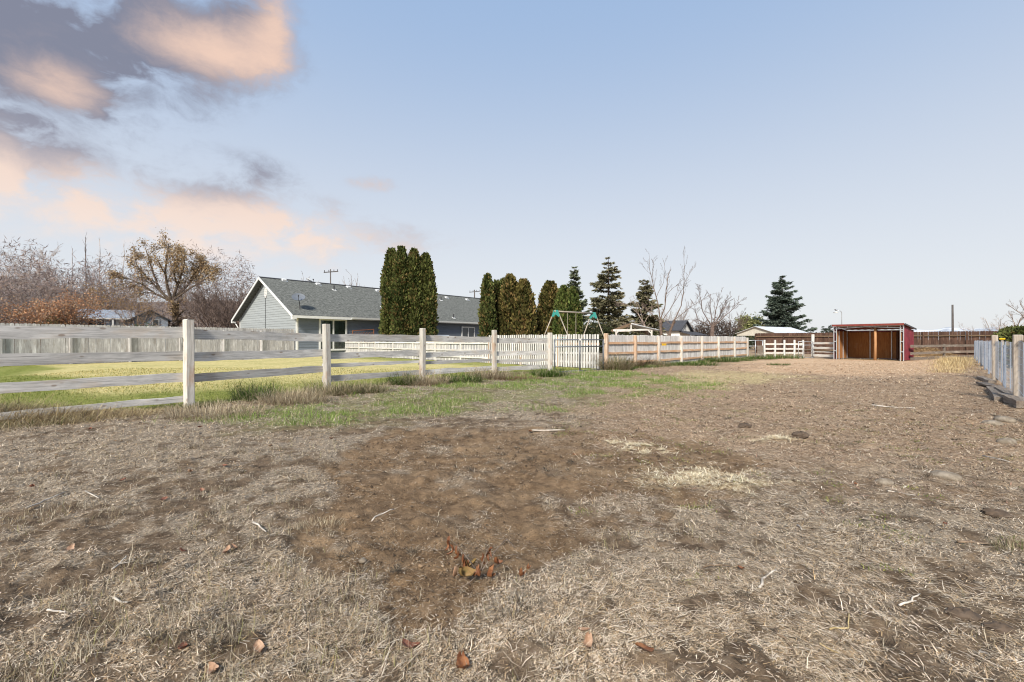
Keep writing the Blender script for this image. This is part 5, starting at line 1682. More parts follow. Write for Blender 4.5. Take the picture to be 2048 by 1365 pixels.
def hedges():
    G_ = [(.035, .050, .012), (.065, .080, .020), (.10, .085, .03)]
    for i, (x, y, lab) in enumerate([(28.4, 25.6, 'green hedge bush farthest along behind the wire fence'), (25.2, 22.4, 'green hedge bush behind the wire fence beside the tall corner post'), (22.3, 19.4, 'green hedge bush behind the wire fence at the right edge')]):
        arborvitae(x, y, 1.85 - .06 * i, 1.25, lab, GRN, 520 + i, taper=.75, n=5000, group='hedge behind the wire fence')
    x, y = at(285, 46); shrub('hedge', 'low green hedge in front of the gable of the blue house', x, y, 1.9, .8, hgt(648, 46), [(.05, .075, .02), (.08, .11, .03)], 531, 3000, .16, cat='hedge')
    x, y = at(22, 40); shrub('shrub', 'reddish brown shrub above the scalloped fence at the left edge', x, y, 2.4, 1.2, hgt(635, 40), [(.16, .085, .06), (.11, .075, .05), (.20, .12, .08)], 532, 4000, .16)
    x, y = at(100, 41); shrub('shrub', 'dark green shrub under the orange trees above the scalloped fence', x, y, 2.2, 1.0, hgt(638, 41), [(.05, .055, .02), (.10, .07, .03), (.16, .09, .04)], 533, 3500, .16)
    x, y = at(1300, 43); shrub('shrub', 'dark green bush behind the open timber frame', x, y, .9, .8, hgt(661, 43), [(.03, .04, .015), (.05, .06, .02)], 534, 3500, .18)
    x, y = at(1242, 43); shrub('shrub', 'broad dark bush under the gable of the timber frame', x, y, 1.7, 1.0, hgt(654, 43), [(.035, .04, .015), (.06, .06, .02)], 535, 3500, .18)
    x, y = at(1190, 44); shrub('shrub', 'dark bush behind the right legs of the swing set', x, y, 2.6, 1.2, hgt(640, 44), [(.03, .038, .016), (.05, .056, .022)], 536, 4000, .2)
    x, y = at(1480, 62); shrub('shrub', 'dark green bush at the left end of the barn', x, y, 1.6, 1.0, hgt(661, 62), [(.025, .035, .012), (.045, .055, .02)], 537, 2500, .2)
    x, y = at(1435, 80); shrub('shrub', 'brown shrub mass under the fan shaped tree', x, y, 6.0, 2.0, hgt(640, 80), [(.085, .065, .055), (.12, .09, .07), (.07, .055, .05)], 538, 6000, .3)
    # the far slope's brush on the left, which reads as one mass
    rng = np.random.default_rng(77); n = 56000
    a = np.radians(rng.uniform(-62, -26, n)); r = rng.uniform(66, 92, n); f = rng.random(n)
    P = np.stack([np.sin(a) * r, np.cos(a) * r, f ** 1.0 * (8.0 + 6.0 * fbm(np.degrees(a) * .45, a * 0, 3, 8)) * sstep(-25, -31, np.degrees(a))], 1)
    V, F, C = leaf_quads(P, .6, rng, [(.25, .195, .18), (.18, .135, .12), (.29, .205, .155), (.31, .265, .26)], .35, aspect=.10)
    o = obj('brushwood', mesh_np('brushwood', V, F, {'col': C}), LEAF); tag(o, 'brown and grey leafless brush covering the slope behind the trees', 'brushwood', kind='stuff')


hedges()
# ------------------------------------------------------------------ ground cover: straw, stubble, grass, clods, chips
STRAND = vcol_mat('dry_strand_colours', .8, .15)
BLADE = vcol_mat('grass_blade_colours', .7, .3)
CLOD = vcol_mat('clod_colours', .95, 0)


def strands(P, L, W, ang, tilt, bend, C, rng):
    """curved tapering strips: P roots (n,3), heading ang, rise angle tilt, sideways bend; five points each"""
    n = len(P)
    d = np.stack([np.cos(ang) * np.cos(tilt), np.sin(ang) * np.cos(tilt), np.sin(tilt)], 1)
    s = np.stack([-np.sin(ang), np.cos(ang), np.zeros(n)], 1)
    w = (W / 2)[:, None]; L = L[:, None]
    droop = np.array([0, 0, 1.]) * (bend[:, None])
    mid = P + d * L * .55 + s * rng.normal(0, .06, (n, 1)) * L
    tip = P + d * L + s * rng.normal(0, .16, (n, 1)) * L - droop * L
    V = np.stack([P - s * w, P + s * w, mid + s * w * .85, mid - s * w * .85, tip], 1).reshape(-1, 3)
    b = np.arange(n)[:, None] * 5
    return V, [b + np.array([[0, 1, 2, 3]]), b + np.array([[3, 2, 4]])], np.repeat(C, 5, 0)


def palette(rng, n, cols, w, var=.22):
    c = np.array(cols)[rng.choice(len(cols), n, p=np.array(w) / sum(w))]
    return c * rng.uniform(1 - var, 1 + var, (n, 1))


def sample_paddock(rng, n, y0, y1, tmax=1.3, p=1.0):
    y = y0 * (y1 / y0) ** (rng.random(n) ** p); t = rng.uniform(-tmax, tmax, n)
    x = t * y
    ok = ~inpoly(x, y, LAWN)
    return x[ok], y[ok]


def dry_straw():
    rng = np.random.default_rng(901)
    x, y = sample_paddock(rng, 330000, 1.15, 14.0, p=.92)
    z = zones(x, y)
    patch = fbm(x * 1.5, y * 1.5, 4, 71)
    patch2 = fbm(x * 5, y * 5, 3, 72)
    keep = (.10 + .9 * sstep(.35, .68, patch) * cover(x, y) + .2 * cover(x, y)) * (1 - .88 * z['bare']) * (1 - .45 * z['right']) * (1 - .6 * z['green']) * (1 - .3 * sstep(1.4, 2.4, x - .15 * y))
    k = rng.random(len(x)) < keep
    x, y, patch = x[k], y[k], patch[k]; zr = z['right'][k]; zb = z['bare'][k]; n = len(x)
    sc = np.clip(y / 3.2, 1, 3.2)
    L = rng.gamma(2.0, .016, n) * (1 + .6 * sstep(.54, .68, patch)) * np.where(y < 4, 1.0, 1.25); L = L * (1 - .6 * zb); W = rng.uniform(.0014, .0036, n) * sc
    flow = 2.4 + 3.2 * (fbm(x * .55, y * .55, 3, 73) - .5) * 2
    ang = flow + rng.normal(0, .75, n) + math.pi * (rng.random(n) < .5)
    tilt = np.abs(rng.normal(0, .13, n)) * np.where(rng.random(n) < .1, 3.0, 1.0)
    P = np.stack([x, y, ground_z(x, y) + rng.uniform(-.002, .012, n)], 1)
    C = palette(rng, n, [(.80, .74, .66), (.60, .52, .42), (.38, .30, .22), (.19, .145, .105), (.085, .066, .05), (.48, .36, .22)], [.22, .25, .19, .15, .11, .08])
    C = C * np.array([1.03, .97, .87]) * (1 - .28 * sstep(.4, .1, patch))[:, None] * np.where(x < -.2 * y, .88, 1.0)[:, None]
    C = C * (1 - .15 * zr[:, None]) * np.where(zr[:, None] > .5, np.array([[1.05, .95, .86]]), 1.0)
    V, F, CC = strands(P, L, W, ang, tilt, rng.uniform(-.02, .12, n), C, rng)
    o = obj('dry_straw', mesh_np('dry_straw', V, F, {'col': CC}), STRAND)
    tag(o, 'matted pale dry straw lying over the paddock ground', 'straw', kind='stuff')


dry_straw()


def chaff():
    # short broken bits that mat the ground between the longer straws
    rng = np.random.default_rng(906)
    x, y = sample_paddock(rng, 820000, 1.15, 24.0, p=.95)
    z = zones(x, y); p1 = 0
    cv = cover(x, y); keep = (.07 + .75 * cv) * (1 - .72 * z['bare']) * (1 - .35 * z['green'])
    k = rng.random(len(x)) < keep; x, y = x[k], y[k]; n = len(x); zr = z['right'][k][:, None]; zb = z['bare'][k][:, None]
    L = rng.gamma(2.2, .0085, n) * np.clip(y / 4, 1, 3.5); W = rng.uniform(.0020, .0050, n) * np.clip(y / 3.0, 1, 6)
    a = rng.uniform(0, 6.28, n); s_ = np.stack([-np.sin(a), np.cos(a), np.zeros(n)], 1) * (W / 2)[:, None]
    P = np.stack([x, y, ground_z(x, y) + rng.uniform(.0, .012, n) - .012 * zb[:, 0]], 1); T = P + np.stack([np.cos(a) * L, np.sin(a) * L, rng.normal(.05, .22, n) * L], 1)
    C1 = palette(rng, n, [(.78, .70, .59), (.60, .50, .38), (.42, .325, .23), (.20, .145, .10), (.07, .052, .038), (.54, .40, .24)], [.22, .24, .18, .14, .14, .08])
    C2 = palette(rng, n, [(.68, .55, .41), (.52, .39, .275), (.32, .215, .145), (.12, .082, .056), (.40, .23, .15), (.82, .73, .58)], [.22, .25, .20, .15, .08, .10])
    C = C1 * (1 - zr) + C2 * zr; C = C * (1 - .35 * zb) * np.array([1.02, .97, .90])
    V = np.stack([P - s_, P + s_, T], 1).reshape(-1, 3)
    o = obj('chaff', mesh_np('chaff', V, np.arange(3 * n).reshape(-1, 3), {'col': np.repeat(C, 3, 0)}), STRAND); tag(o, 'short broken bits of dry grass matting the paddock ground', 'chaff', kind='stuff')


chaff()


def stubble():
    rng = np.random.default_rng(902)
    x, y = sample_paddock(rng, 120000, 1.2, 13.0, p=.8)
    z = zones(x, y); pt = fbm(x * 1.1, y * 1.1, 3, 75); cl = fbm(x * 7, y * 7, 2, 76)
    keep = sstep(.38, .62, pt) * sstep(.45, .6, cl) * (1 - .97 * z['bare']) * (1 - .75 * z['right']) * (.35 + .65 * sstep(1.0, -1.0, x - .0 * y)) * (1 - .6 * z['green'])
    k = rng.random(len(x)) < keep; x, y = x[k], y[k]; n = len(x); sc = np.clip(y / 4, 1, 2.5)
    P = np.stack([x, y, ground_z(x, y) - .004], 1)
    C = palette(rng, n, [(.33, .27, .18), (.46, .40, .30), (.15, .115, .08), (.26, .24, .11)], [.32, .3, .22, .12])
    V, F, CC = strands(P, rng.gamma(4, .014, n), rng.uniform(.0014, .003, n) * sc, rng.uniform(0, 6.28, n), rng.normal(1.1, .3, n), rng.uniform(0, .3, n), C, rng)
    o = obj('stubble', mesh_np('stubble', V, F, {'col': CC}), STRAND); tag(o, 'thin upright dry stubble in the left half of the paddock', 'stubble', kind='stuff')


stubble()


def dark_tufts():
    # cropped dark crowns of grass dotted over the foreground
    rng = np.random.default_rng(903)
    cx, cy = sample_paddock(rng, 4600, 1.4, 18.0, p=.9)
    z = zones(cx, cy); k = rng.random(len(cx)) < (1 - .2 * z['bare']) * (.6 + .4 * z['right']) * (1 - .8 * z['green']) * sstep(.42, .60, fbm(cx * .9, cy * .9, 3, 79)); cx, cy = cx[k], cy[k]
    m = 40; i = np.repeat(np.arange(len(cx)), m); n = len(i); rad = (rng.gamma(2.5, .016, len(cx)) * np.clip(cy / 5, 1, 2.4))[i]
    a = rng.uniform(0, 6.28, n); r = rad * np.sqrt(rng.random(n))
    x = cx[i] + np.cos(a) * r; y = cy[i] + np.sin(a) * r
    P = np.stack([x, y, ground_z(x, y) - .005], 1)
    C = palette(rng, n, [(.085, .066, .048), (.045, .036, .027), (.18, .145, .10), (.38, .33, .25)], [.42, .32, .16, .1])
    V, F, CC = strands(P, rng.uniform(.015, .065, n), rng.uniform(.0016, .003, n) * np.clip(y / 4, 1, 2.5), a + rng.normal(0, .6, n), rng.uniform(.1, .9, n), rng.uniform(0, .3, n), C, rng)
    o = obj('grass_crowns', mesh_np('grass_crowns', V, F, {'col': CC}), STRAND); tag(o, 'dark cropped grass crowns dotted over the paddock', 'grass', kind='stuff')


dark_tufts()


def green_grass():
    rng = np.random.default_rng(904)
    n0 = 330000
    y = rng.uniform(6.5, 21, n0); x = rng.uniform(-9, 8.5, n0)
    ok = (~inpoly(x, y, LAWN)); x, y = x[ok], y[ok]
    z = zones(x, y); pt = fbm(x * 1.6, y * 1.6, 4, 81)
    k = rng.random(len(x)) < z['green'] * sstep(.44, .58, pt) * 1.3; x, y, pt = x[k], y[k], pt[k]; n = len(x)
    P = np.stack([x, y, ground_z(x, y) - .004], 1)
    C = palette(rng, n, [(.16, .255, .045), (.22, .33, .065), (.11, .17, .03), (.40, .36, .18), (.56, .49, .32)], [.32, .28, .14, .14, .12])
    V, F, CC = strands(P, rng.gamma(5, .0135, n) * (.6 + 1.0 * sstep(.5, .66, pt)), rng.uniform(.003, .006, n) * np.clip(y / 9, 1, 2), rng.uniform(0, 6.28, n), rng.normal(.85, .3, n), rng.uniform(0, .4, n), C, rng)
    o = obj('green_grass', mesh_np('green_grass', V, F, {'col': CC}), BLADE); tag(o, 'short green grass in a strip along the paddock side of the fences', 'grass', kind='stuff')


green_grass()


def lawn_grass():
    rng = np.random.default_rng(905)
    n0 = 125000
    x = rng.uniform(-17, 3, n0); y = rng.uniform(4, 20, n0)
    k = inpoly(x, y, LAWN) & (rng.random(n0) < np.clip(9 / y, 0, 1) ** 1.3); x, y = x[k], y[k]; n = len(x)
    d = np.full(n, 1e9)
    for a, b in zip(RAIL_POSTS[:-1], RAIL_POSTS[1:]): d = np.minimum(d, segdist(x, y, a, b))
    lft = sstep(-12.8, -14.2, x + 1.18 * (y - 14) + (fbm(x * .3, y * .3, 3, 2) - .5) * 3)
    dry = sstep(1.0, 5.5, d + (fbm(x * .5, y * .5, 4, 33) - .5) * 4.5) * (1 - lft)
    P = np.stack([x, y, np.full(n, .005)], 1)
    Cg = palette(rng, n, [(.16, .19, .036), (.22, .24, .055), (.12, .15, .03), (.38, .33, .14)], [.4, .25, .2, .15]); Cd = palette(rng, n, [(.52, .43, .17), (.62, .52, .25), (.40, .33, .12), (.24, .25, .07)], [.35, .25, .2, .2])
    C = np.where((rng.random(n) < dry * .85)[:, None], Cd, Cg)
    V, F, CC = strands(P, rng.uniform(.03, .075, n), rng.uniform(.005, .009, n) * np.clip(y / 8, 1, 2.5), rng.uniform(0, 6.28, n), rng.normal(.8, .3, n), rng.uniform(0, .3, n), C, rng)
    o = obj('lawn_grass', mesh_np('lawn_grass', V, F, {'col': CC}), BLADE); tag(o, 'mown green and straw yellow lawn grass behind the rail fence', 'grass', kind='stuff')


lawn_grass()


def tuft_mesh(name, n, rad, hmin, hmax, cols, w, seed, wid=.005, lean=(.5, 1.25), bend=(.0, .45), flat=1.0):
    rng = np.random.default_rng(seed)
    a = rng.uniform(0, 6.28, n); r = rad * np.sqrt(rng.random(n))
    P = np.stack([np.cos(a) * r, np.sin(a) * r * flat, np.full(n, -.02)], 1)
    C = palette(rng, n, cols, w)
    V, F, CC = strands(P, rng.uniform(hmin, hmax, n), rng.uniform(.6, 1.2, n) * wid, a + rng.normal(0, .7, n), rng.uniform(*lean, n), rng.uniform(*bend, n), C, rng)
    return mesh_np(name, V, F, {'col': CC})


DRYC = ([(.46, .38, .25), (.34, .27, .18), (.22, .17, .11), (.56, .49, .36)], [.35, .3, .2, .15])
GRNC = ([(.04, .07, .015), (.08, .135, .028), (.13, .20, .045), (.42, .36, .21)], [.35, .3, .2, .15])
MIXC = ([(.36, .30, .19), (.10, .12, .035), (.22, .18, .11), (.48, .41, .28)], [.34, .26, .22, .18])


def fence_clumps():
    G_ = 'clumps of weeds along the fences'
    L = [(515, 800, 260, .30, .2, .42, GRNC, 'dark green grass clump right of the first big fence post'), (585, 806, 420, .42, .12, .34, DRYC, 'matted dry weed heap between the first and second fence posts'), (665, 790, 360, .38, .12, .36, MIXC, 'mixed green and dry weeds at the foot of the second fence post'),
         (730, 786, 300, .36, .1, .28, MIXC, 'sprawling dry weeds just right of the second fence post'), (805, 771, 220, .28, .15, .36, GRNC, 'dark green clump left of the third fence post'), (850, 770, 360, .42, .15, .42, DRYC, 'large dry bunchgrass at the foot of the third fence post'),
         (925, 765, 260, .36, .12, .32, GRNC, 'green tuft between the third and fourth fence posts'), (975, 758, 380, .46, .15, .42, DRYC, 'big dry bunchgrass at the foot of the fourth fence post'), (1035, 760, 300, .50, .05, .16, ([(.16, .10, .06), (.24, .16, .10)], [.5, .5]), 'reddish brown dead weed mat right of the fourth fence post'),
         (1100, 753, 260, .40, .12, .34, GRNC, 'green weeds at the foot of the left gate post'), (1232, 740, 380, .40, .3, .62, MIXC, 'tall green weed clump at the foot of the right gate post'), (1255, 736, 300, .45, .2, .5, ([(.13, .085, .05), (.2, .13, .08), (.12, .13, .04)], [.5, .3, .2]), 'brown dead weeds against the picket fence past the gate'),
         (1285, 732, 300, .45, .2, .5, ([(.07, .055, .04), (.14, .10, .06), (.3, .25, .16)], [.5, .3, .2]), 'dark dead weed clump under the orange rail of the picket fence'), (1312, 733, 240, .4, .15, .34, MIXC, 'low weed clump at the third post of the picket fence'),
         (1388, 731, 320, .8, .1, .24, GRNC, 'green grass patch at the foot of the picket fence'), (1430, 724, 380, .9, .15, .36, GRNC, 'bright green grass heap at the far end of the picket fence'), (1465, 722, 300, .9, .12, .3, GRNC, 'green grass beside the post before the plywood gate'),
         (1555, 717, 380, 1.1, .12, .36, GRNC, 'green grass in front of the whitewashed rail fence'), (1520, 719, 240, .7, .1, .3, GRNC, 'grass tuft right of the plywood gate'), (1556, 731, 140, .35, .06, .14, GRNC, 'small isolated green tuft out on the wood chips'),
         (430, 832, 420, .5, .06, .24, DRYC, 'flattened dry weeds by the foot of the first big fence post'), (2030, 1105, 170, .09, .04, .16, MIXC, 'olive grass tuft at the right edge of the foreground'), (1896, 1092, 170, .11, .01, .04, ([(.07, .16, .03), (.10, .22, .04)], [.5, .5]), 'small vivid green weed patch in the right foreground'),
         (830, 1107, 110, .045, .02, .06, ([(.10, .08, .06), (.40, .34, .25)], [.6, .4]), 'small dark dry tuft on bare soil left of the orange sprig'), (640, 1180, 200, .09, .03, .10, DRYC, 'pale dry tuft on the left edge of the bare soil'), (640, 1060, 240, .16, .03, .10, DRYC, 'flat dry tuft left of the bare soil patch'),
         (1035, 1235, 200, .10, .03, .14, ([(.52, .47, .39), (.36, .30, .22), (.12, .10, .08)], [.5, .3, .2]), 'pale wispy tuft just below the orange sprig'), (1060, 1225, 140, .06, .02, .08, ([(.08, .065, .05), (.18, .15, .11)], [.7, .3]), 'dark low tuft right of the pale wispy tuft'), (430, 1290, 240, .10, .03, .12, ([(.10, .08, .06), (.22, .18, .12), (.45, .4, .3)], [.5, .3, .2]), 'dark wiry tuft near the bottom left')]
    for i, (u, v, n, rad, h0, h1, (c, w), lab) in enumerate(L):
        x, y = G(u, v)
        o = obj('grass_clump', tuft_mesh('grass_clump', int(n * (3.0 if i < 21 else 1)), rad * (1.5 if i < 21 else 1), h0, h1 * (1.6 if i < 21 else 1), c, w, 950 + i, .004 * max(.6, min(y / 5, 4)), (.45, 1.4), (0, .5), .7), BLADE, None, TR(x, y, float(ground_z(x, y))))
        tag(o, lab, 'grass clump', G_ if i < 21 else 'small tufts in the open paddock')
    # tall straw coloured weeds at the left edge and by the wire fence
    rng = np.random.default_rng(930)
    V_ = []
    n = 14000; s = rng.random(n); a = np.array(G(-60, 850)); b = np.array(G(300, 826)); P2 = a + (b - a) * s[:, None] + rng.normal(0, .30, (n, 2)) * np.array([1, .8]); P2[:, 1] -= .15
    hh = (.18 + .6 * (1 - s) ** 1.5)
    P = np.c_[P2, ground_z(P2[:, 0], P2[:, 1]) - .01]
    C = palette(rng, n, [(.50, .40, .22), (.40, .31, .18), (.26, .20, .13), (.60, .51, .33), (.16, .12, .09)], [.3, .28, .18, .14, .1])
    V, F, CC = strands(P, rng.uniform(.4, 1.1, n) * hh, rng.uniform(.003, .006, n), rng.normal(.5, .9, n), rng.uniform(.05, 1.1, n), rng.uniform(.05, .6, n), C, rng)
    o = obj('dry_weeds', mesh_np('dry_weeds', V, F, {'col': CC}), STRAND); tag(o, 'tangle of tall straw coloured weeds under the rail fence at the left edge', 'weeds', kind='stuff')
    n = 5000; s = rng.random(n); a = np.array((17.0, 17.0)); b = np.array((31.0, 30.9)); P2 = a + (b - a) * s[:, None] + rng.normal(0, .35, (n, 2)); P2[:, 0] -= .7
    P = np.c_[P2, np.zeros(n)]
    C = palette(rng, n, [(.56, .43, .22), (.46, .34, .17), (.34, .25, .14), (.66, .55, .34)], [.35, .3, .2, .15])
    V, F, CC = strands(P, rng.uniform(.12, .6, n) * (.3 + .7 * sstep(.1, .5, s) * sstep(1., .6, s)), rng.uniform(.008, .014, n), rng.uniform(0, 6.28, n), rng.uniform(.5, 1.4, n), rng.uniform(.05, .5, n), C, rng)
    o = obj('dry_weeds', mesh_np('dry_weeds', V, F, {'col': CC}), STRAND); tag(o, 'tall golden dry grass along the foot of the wire fence', 'weeds', kind='stuff')
    # low mixed growth right under the board fence
    n = 26000; V_ = []; i = rng.integers(0, 6, n); f = rng.random(n); RP = np.array(RAIL_POSTS); P2 = RP[i] + (RP[i + 1] - RP[i]) * f[:, None] + rng.normal(0, .16, (n, 2)) + np.array([.1, -.12])
    k = fbm(P2[:, 0] * 1.3, P2[:, 1] * 1.3, 3, 88) > .46; P2 = P2[k]; n = len(P2)
    P = np.c_[P2, ground_z(P2[:, 0], P2[:, 1]) - .01]
    C = palette(rng, n, MIXC[0], MIXC[1])
    V, F, CC = strands(P, rng.uniform(.05, .22, n), rng.uniform(.003, .007, n) * np.clip(P2[:, 1] / 9, 1, 2), rng.uniform(0, 6.28, n), rng.uniform(.3, 1.3, n), rng.uniform(0, .4, n), C, rng)
    o = obj('fence_grass', mesh_np('fence_grass', V, F, {'col': CC}), STRAND); tag(o, 'uncut grass and weeds growing under the boards of the rail fence', 'grass', kind='stuff')
    # grass at the foot of the picket fences
    n = 14000; SP = np.array(SIDE_POSTS); i = rng.integers(0, 7, n); f = rng.random(n); P2 = SP[i] + (SP[i + 1] - SP[i]) * f[:, None] + rng.normal(0, .28, (n, 2)) + np.array([.25, -.25])
    k = fbm(P2[:, 0] * .8, P2[:, 1] * .8, 3, 89) > .42; P2 = P2[k]; n = len(P2); P = np.c_[P2, np.zeros(n)]
    C = palette(rng, n, GRNC[0], [.25, .3, .3, .15]); V, F, CC = strands(P, rng.uniform(.05, .24, n), rng.uniform(.008, .014, n), rng.uniform(0, 6.28, n), rng.uniform(.4, 1.3, n), rng.uniform(0, .4, n), C, rng)
    o = obj('fence_grass', mesh_np('fence_grass', V, F, {'col': CC}), BLADE); tag(o, 'green grass along the foot of the picket fence right of the gate', 'grass', kind='stuff')
    # sprouts of green in the right half
    n = 7000; c = 160; cx = rng.uniform(.5, 7, c); cy = rng.uniform(2.2, 9, c); i = rng.integers(0, c, n); x = cx[i] + rng.normal(0, .035, n) * (1 + cy[i] / 5); y = cy[i] + rng.normal(0, .025, n) * (1 + cy[i] / 5)
    P = np.stack([x, y, ground_z(x, y)], 1); C = palette(rng, n, [(.14, .19, .04), (.24, .26, .07), (.36, .33, .10)], [.5, .3, .2])
    V, F, CC = strands(P, rng.uniform(.01, .035, n), rng.uniform(.003, .006, n), rng.uniform(0, 6.28, n), rng.uniform(.2, 1.2, n), rng.uniform(0, .2, n), C, rng)
    o = obj('green_sprouts', mesh_np('green_sprouts', V, F, {'col': CC}), BLADE); tag(o, 'tiny yellow green sprouts scattered over the right side of the paddock', 'sprouts', kind='stuff')


fence_clumps()


def lumps(rng, P, S, C, flat=.6):
    """rough little solids: displaced octahedra with split faces"""
    base = np.array([(1, 0, 0), (0, 1, 0), (-1, 0, 0), (0, -1, 0), (0, 0, 1)], float)
    n = len(P); B = base[None] * rng.uniform(.55, 1.3, (n, 5, 1)) + rng.normal(0, .18, (n, 5, 3)); B[:, :, 2] *= flat; B[:, :4, 2] -= .3
    a = rng.uniform(0, 6.28, n); c, s = np.cos(a)[:, None], np.sin(a)[:, None]
    X = B[:, :, 0] * c - B[:, :, 1] * s; Y = B[:, :, 0] * s + B[:, :, 1] * c; B = np.stack([X, Y, B[:, :, 2]], -1) * S[:, None, None]
    V = (P[:, None, :] + B).reshape(-1, 3)
    f = [(0, 1, 4), (1, 2, 4), (2, 3, 4), (3, 0, 4)]
    F = (np.arange(n)[:, None, None] * 5 + np.array(f)[None]).reshape(-1, 3)
    return V, F, np.repeat(C, 5, 0)


def clods_and_chips():
    rng = np.random.default_rng(911)
    x, y = sample_paddock(rng, 180000, 1.3, 14, p=.85); z = zones(x, y); pt = fbm(x * 2.4, y * 2.4, 3, 92)
    k = rng.random(len(x)) < np.clip(.95 * z['bare'] + .8 * z['right'] + .22, 0, 1) * (.25 + sstep(.42, .62, pt)); x, y = x[k], y[k]; zb = z['bare'][k]; n = len(x)
    S = rng.gamma(1.3, .0021, n) * np.clip(y / 3, 1, 2.6)
    S = np.minimum(S, .022); P = np.stack([x, y, ground_z(x, y) + S * .1 - .01 * zb], 1)
    C = palette(rng, n, [(.125, .083, .052), (.21, .145, .09), (.075, .052, .034), (.28, .205, .135)], [.4, .3, .24, .06])
    V, F, CC = lumps(rng, P, S, C); o = obj('soil_clods', mesh_np('soil_clods', V, F, {'col': CC}), CLOD); tag(o, 'crumbs and clods of brown soil over the trodden ground', 'soil', kind='stuff')
    # bits of bark, straw and dung on the right-hand ground
    x, y = sample_paddock(rng, 90000, 3.0, 30, p=.8); z = zones(x, y)
    k = (x > .15 * y) & (rng.random(len(x)) < .15 + .6 * z['right'] + z['chips']) & (z['green'] < .5) ; x, y = x[k], y[k]; ch = z['chips'][k]; yl = z['yel'][k]; n = len(x)
    P = np.stack([x, y, ground_z(x, y) + .012], 1)
    C1 = palette(rng, n, [(.42, .33, .25), (.58, .48, .37), (.22, .15, .105), (.12, .085, .062), (.32, .20, .14), (.72, .64, .52)], [.28, .2, .2, .12, .12, .08]); C2 = palette(rng, n, [(.58, .40, .24), (.70, .55, .38), (.42, .26, .14), (.50, .34, .20)], [.35, .25, .2, .2])
    C3 = palette(rng, n, [(.62, .52, .28), (.50, .40, .18), (.30, .26, .10)], [.5, .3, .2])
    C = np.where((rng.random(n) < ch)[:, None], C2, np.where((rng.random(n) < yl)[:, None], C3, C1))
    V, F, CC = strands(P, rng.uniform(.02, .09, n) * np.clip(y / 10, 1, 2), rng.uniform(.004, .010, n) * np.clip(y / 6, 1, 3.2), rng.uniform(0, 6.28, n), rng.normal(.08, .15, n), rng.uniform(0, .1, n), C, rng)
    o = obj('wood_chips', mesh_np('wood_chips', V, F, {'col': CC}), STRAND); tag(o, 'wood chips and bits of bark strewn over the right side of the paddock', 'wood chips', kind='stuff')
    # pale crumbled straw in spots
    PX = []; 
    for (c, rx, ry) in STRAW_SPOTS:
        m = int(7000 * rx / .42); PX.append(np.c_[c[0] + rng.normal(0, rx * .6, m), c[1] + rng.normal(0, ry * .6, m)])
    PX = np.concatenate(PX); PX = PX[rng.random(len(PX)) < sstep(.38, .62, fbm(PX[:, 0] * 7, PX[:, 1] * 9, 3, 21))]; n = len(PX); P = np.c_[PX, ground_z(PX[:, 0], PX[:, 1]) + .01]
    C = palette(rng, n, [(.76, .68, .50), (.64, .54, .36), (.84, .78, .62), (.46, .33, .20)], [.35, .3, .2, .15])
    V, F, CC = strands(P, rng.gamma(2.5, .014, n), rng.uniform(.002, .005, n), rng.uniform(0, 6.28, n), np.abs(rng.normal(.15, .35, n)), rng.uniform(0, .1, n), C, rng)
    o = obj('straw_crumbs', mesh_np('straw_crumbs', V, F, {'col': CC}), STRAND); tag(o, 'pale spilled straw crumbs in a patch in the middle of the paddock', 'straw', kind='stuff')


clods_and_chips()

# ------------------------------------------------------------------ small single things on the ground
def leaf_mesh(name, L, W, curl, seed, lobes=False):
    """curled dead leaf with a midrib fold"""
    rng = np.random.default_rng(seed); n = 7; m = 4
    V = []
    for i in range(n + 1):
        f = i / n; w = W * math.sin(math.pi * min(f * .92 + .05, 1)) ** .7 * (1 + (.25 * (i % 2) if lobes else 0))
        for j in range(-m, m + 1):
            s = j / m
            x = (f - .5) * L; y = s * w / 2
            z = curl * L * ((f - .5) ** 2 * 2.2 + abs(s) ** 1.5 * .35 * (1 + .5 * math.sin(f * 5 + seed))) + rng.normal(0, .010) * L
            V.append((x, y, z))
    k = 2 * m + 1
    F = [(i * k + j, i * k + j + 1, (i + 1) * k + j + 1, (i + 1) * k + j) for i in range(n) for j in range(k - 1)]
    V = [(x + rng.normal(0, .03) * L, y * (1 + rng.normal(0, .10)), z) for (x, y, z) in V]
    # thickness so that it is a solid sheet
    N = len(V); V = V + [(x, y, z - .0012) for (x, y, z) in V]; F = F + [tuple(N + q for q in f[::-1]) for f in F]
    me = bpy.data.meshes.new(name); me.from_pydata(V, [], F); me.polygons.foreach_set('use_smooth', np.ones(len(F), bool)); me.update()
    return me


def leaf_mat(name, c, c2):
    m, t, b = new_mat(name)
    tc = t.node('ShaderNodeTexCoord'); n = t.noise(tc.outputs['Object'], 35.0, 4, .6)
    t.put(b.inputs['Base Color'], t.mix(t.ramp(n, .4, .65), c, c2)); b.inputs['Roughness'].default_value = .55
    return m


LEAF_OR = leaf_mat('orange_leaf', (.13, .05, .022), (.26, .115, .05)); LEAF_TAN = leaf_mat('tan_leaf', (.28, .165, .10), (.42, .28, .19)); LEAF_BR = leaf_mat('red_brown_leaf', (.16, .065, .042), (.26, .12, .075)); LEAF_YE = leaf_mat('yellow_leaf', (.21, .13, .05), (.15, .12, .045))


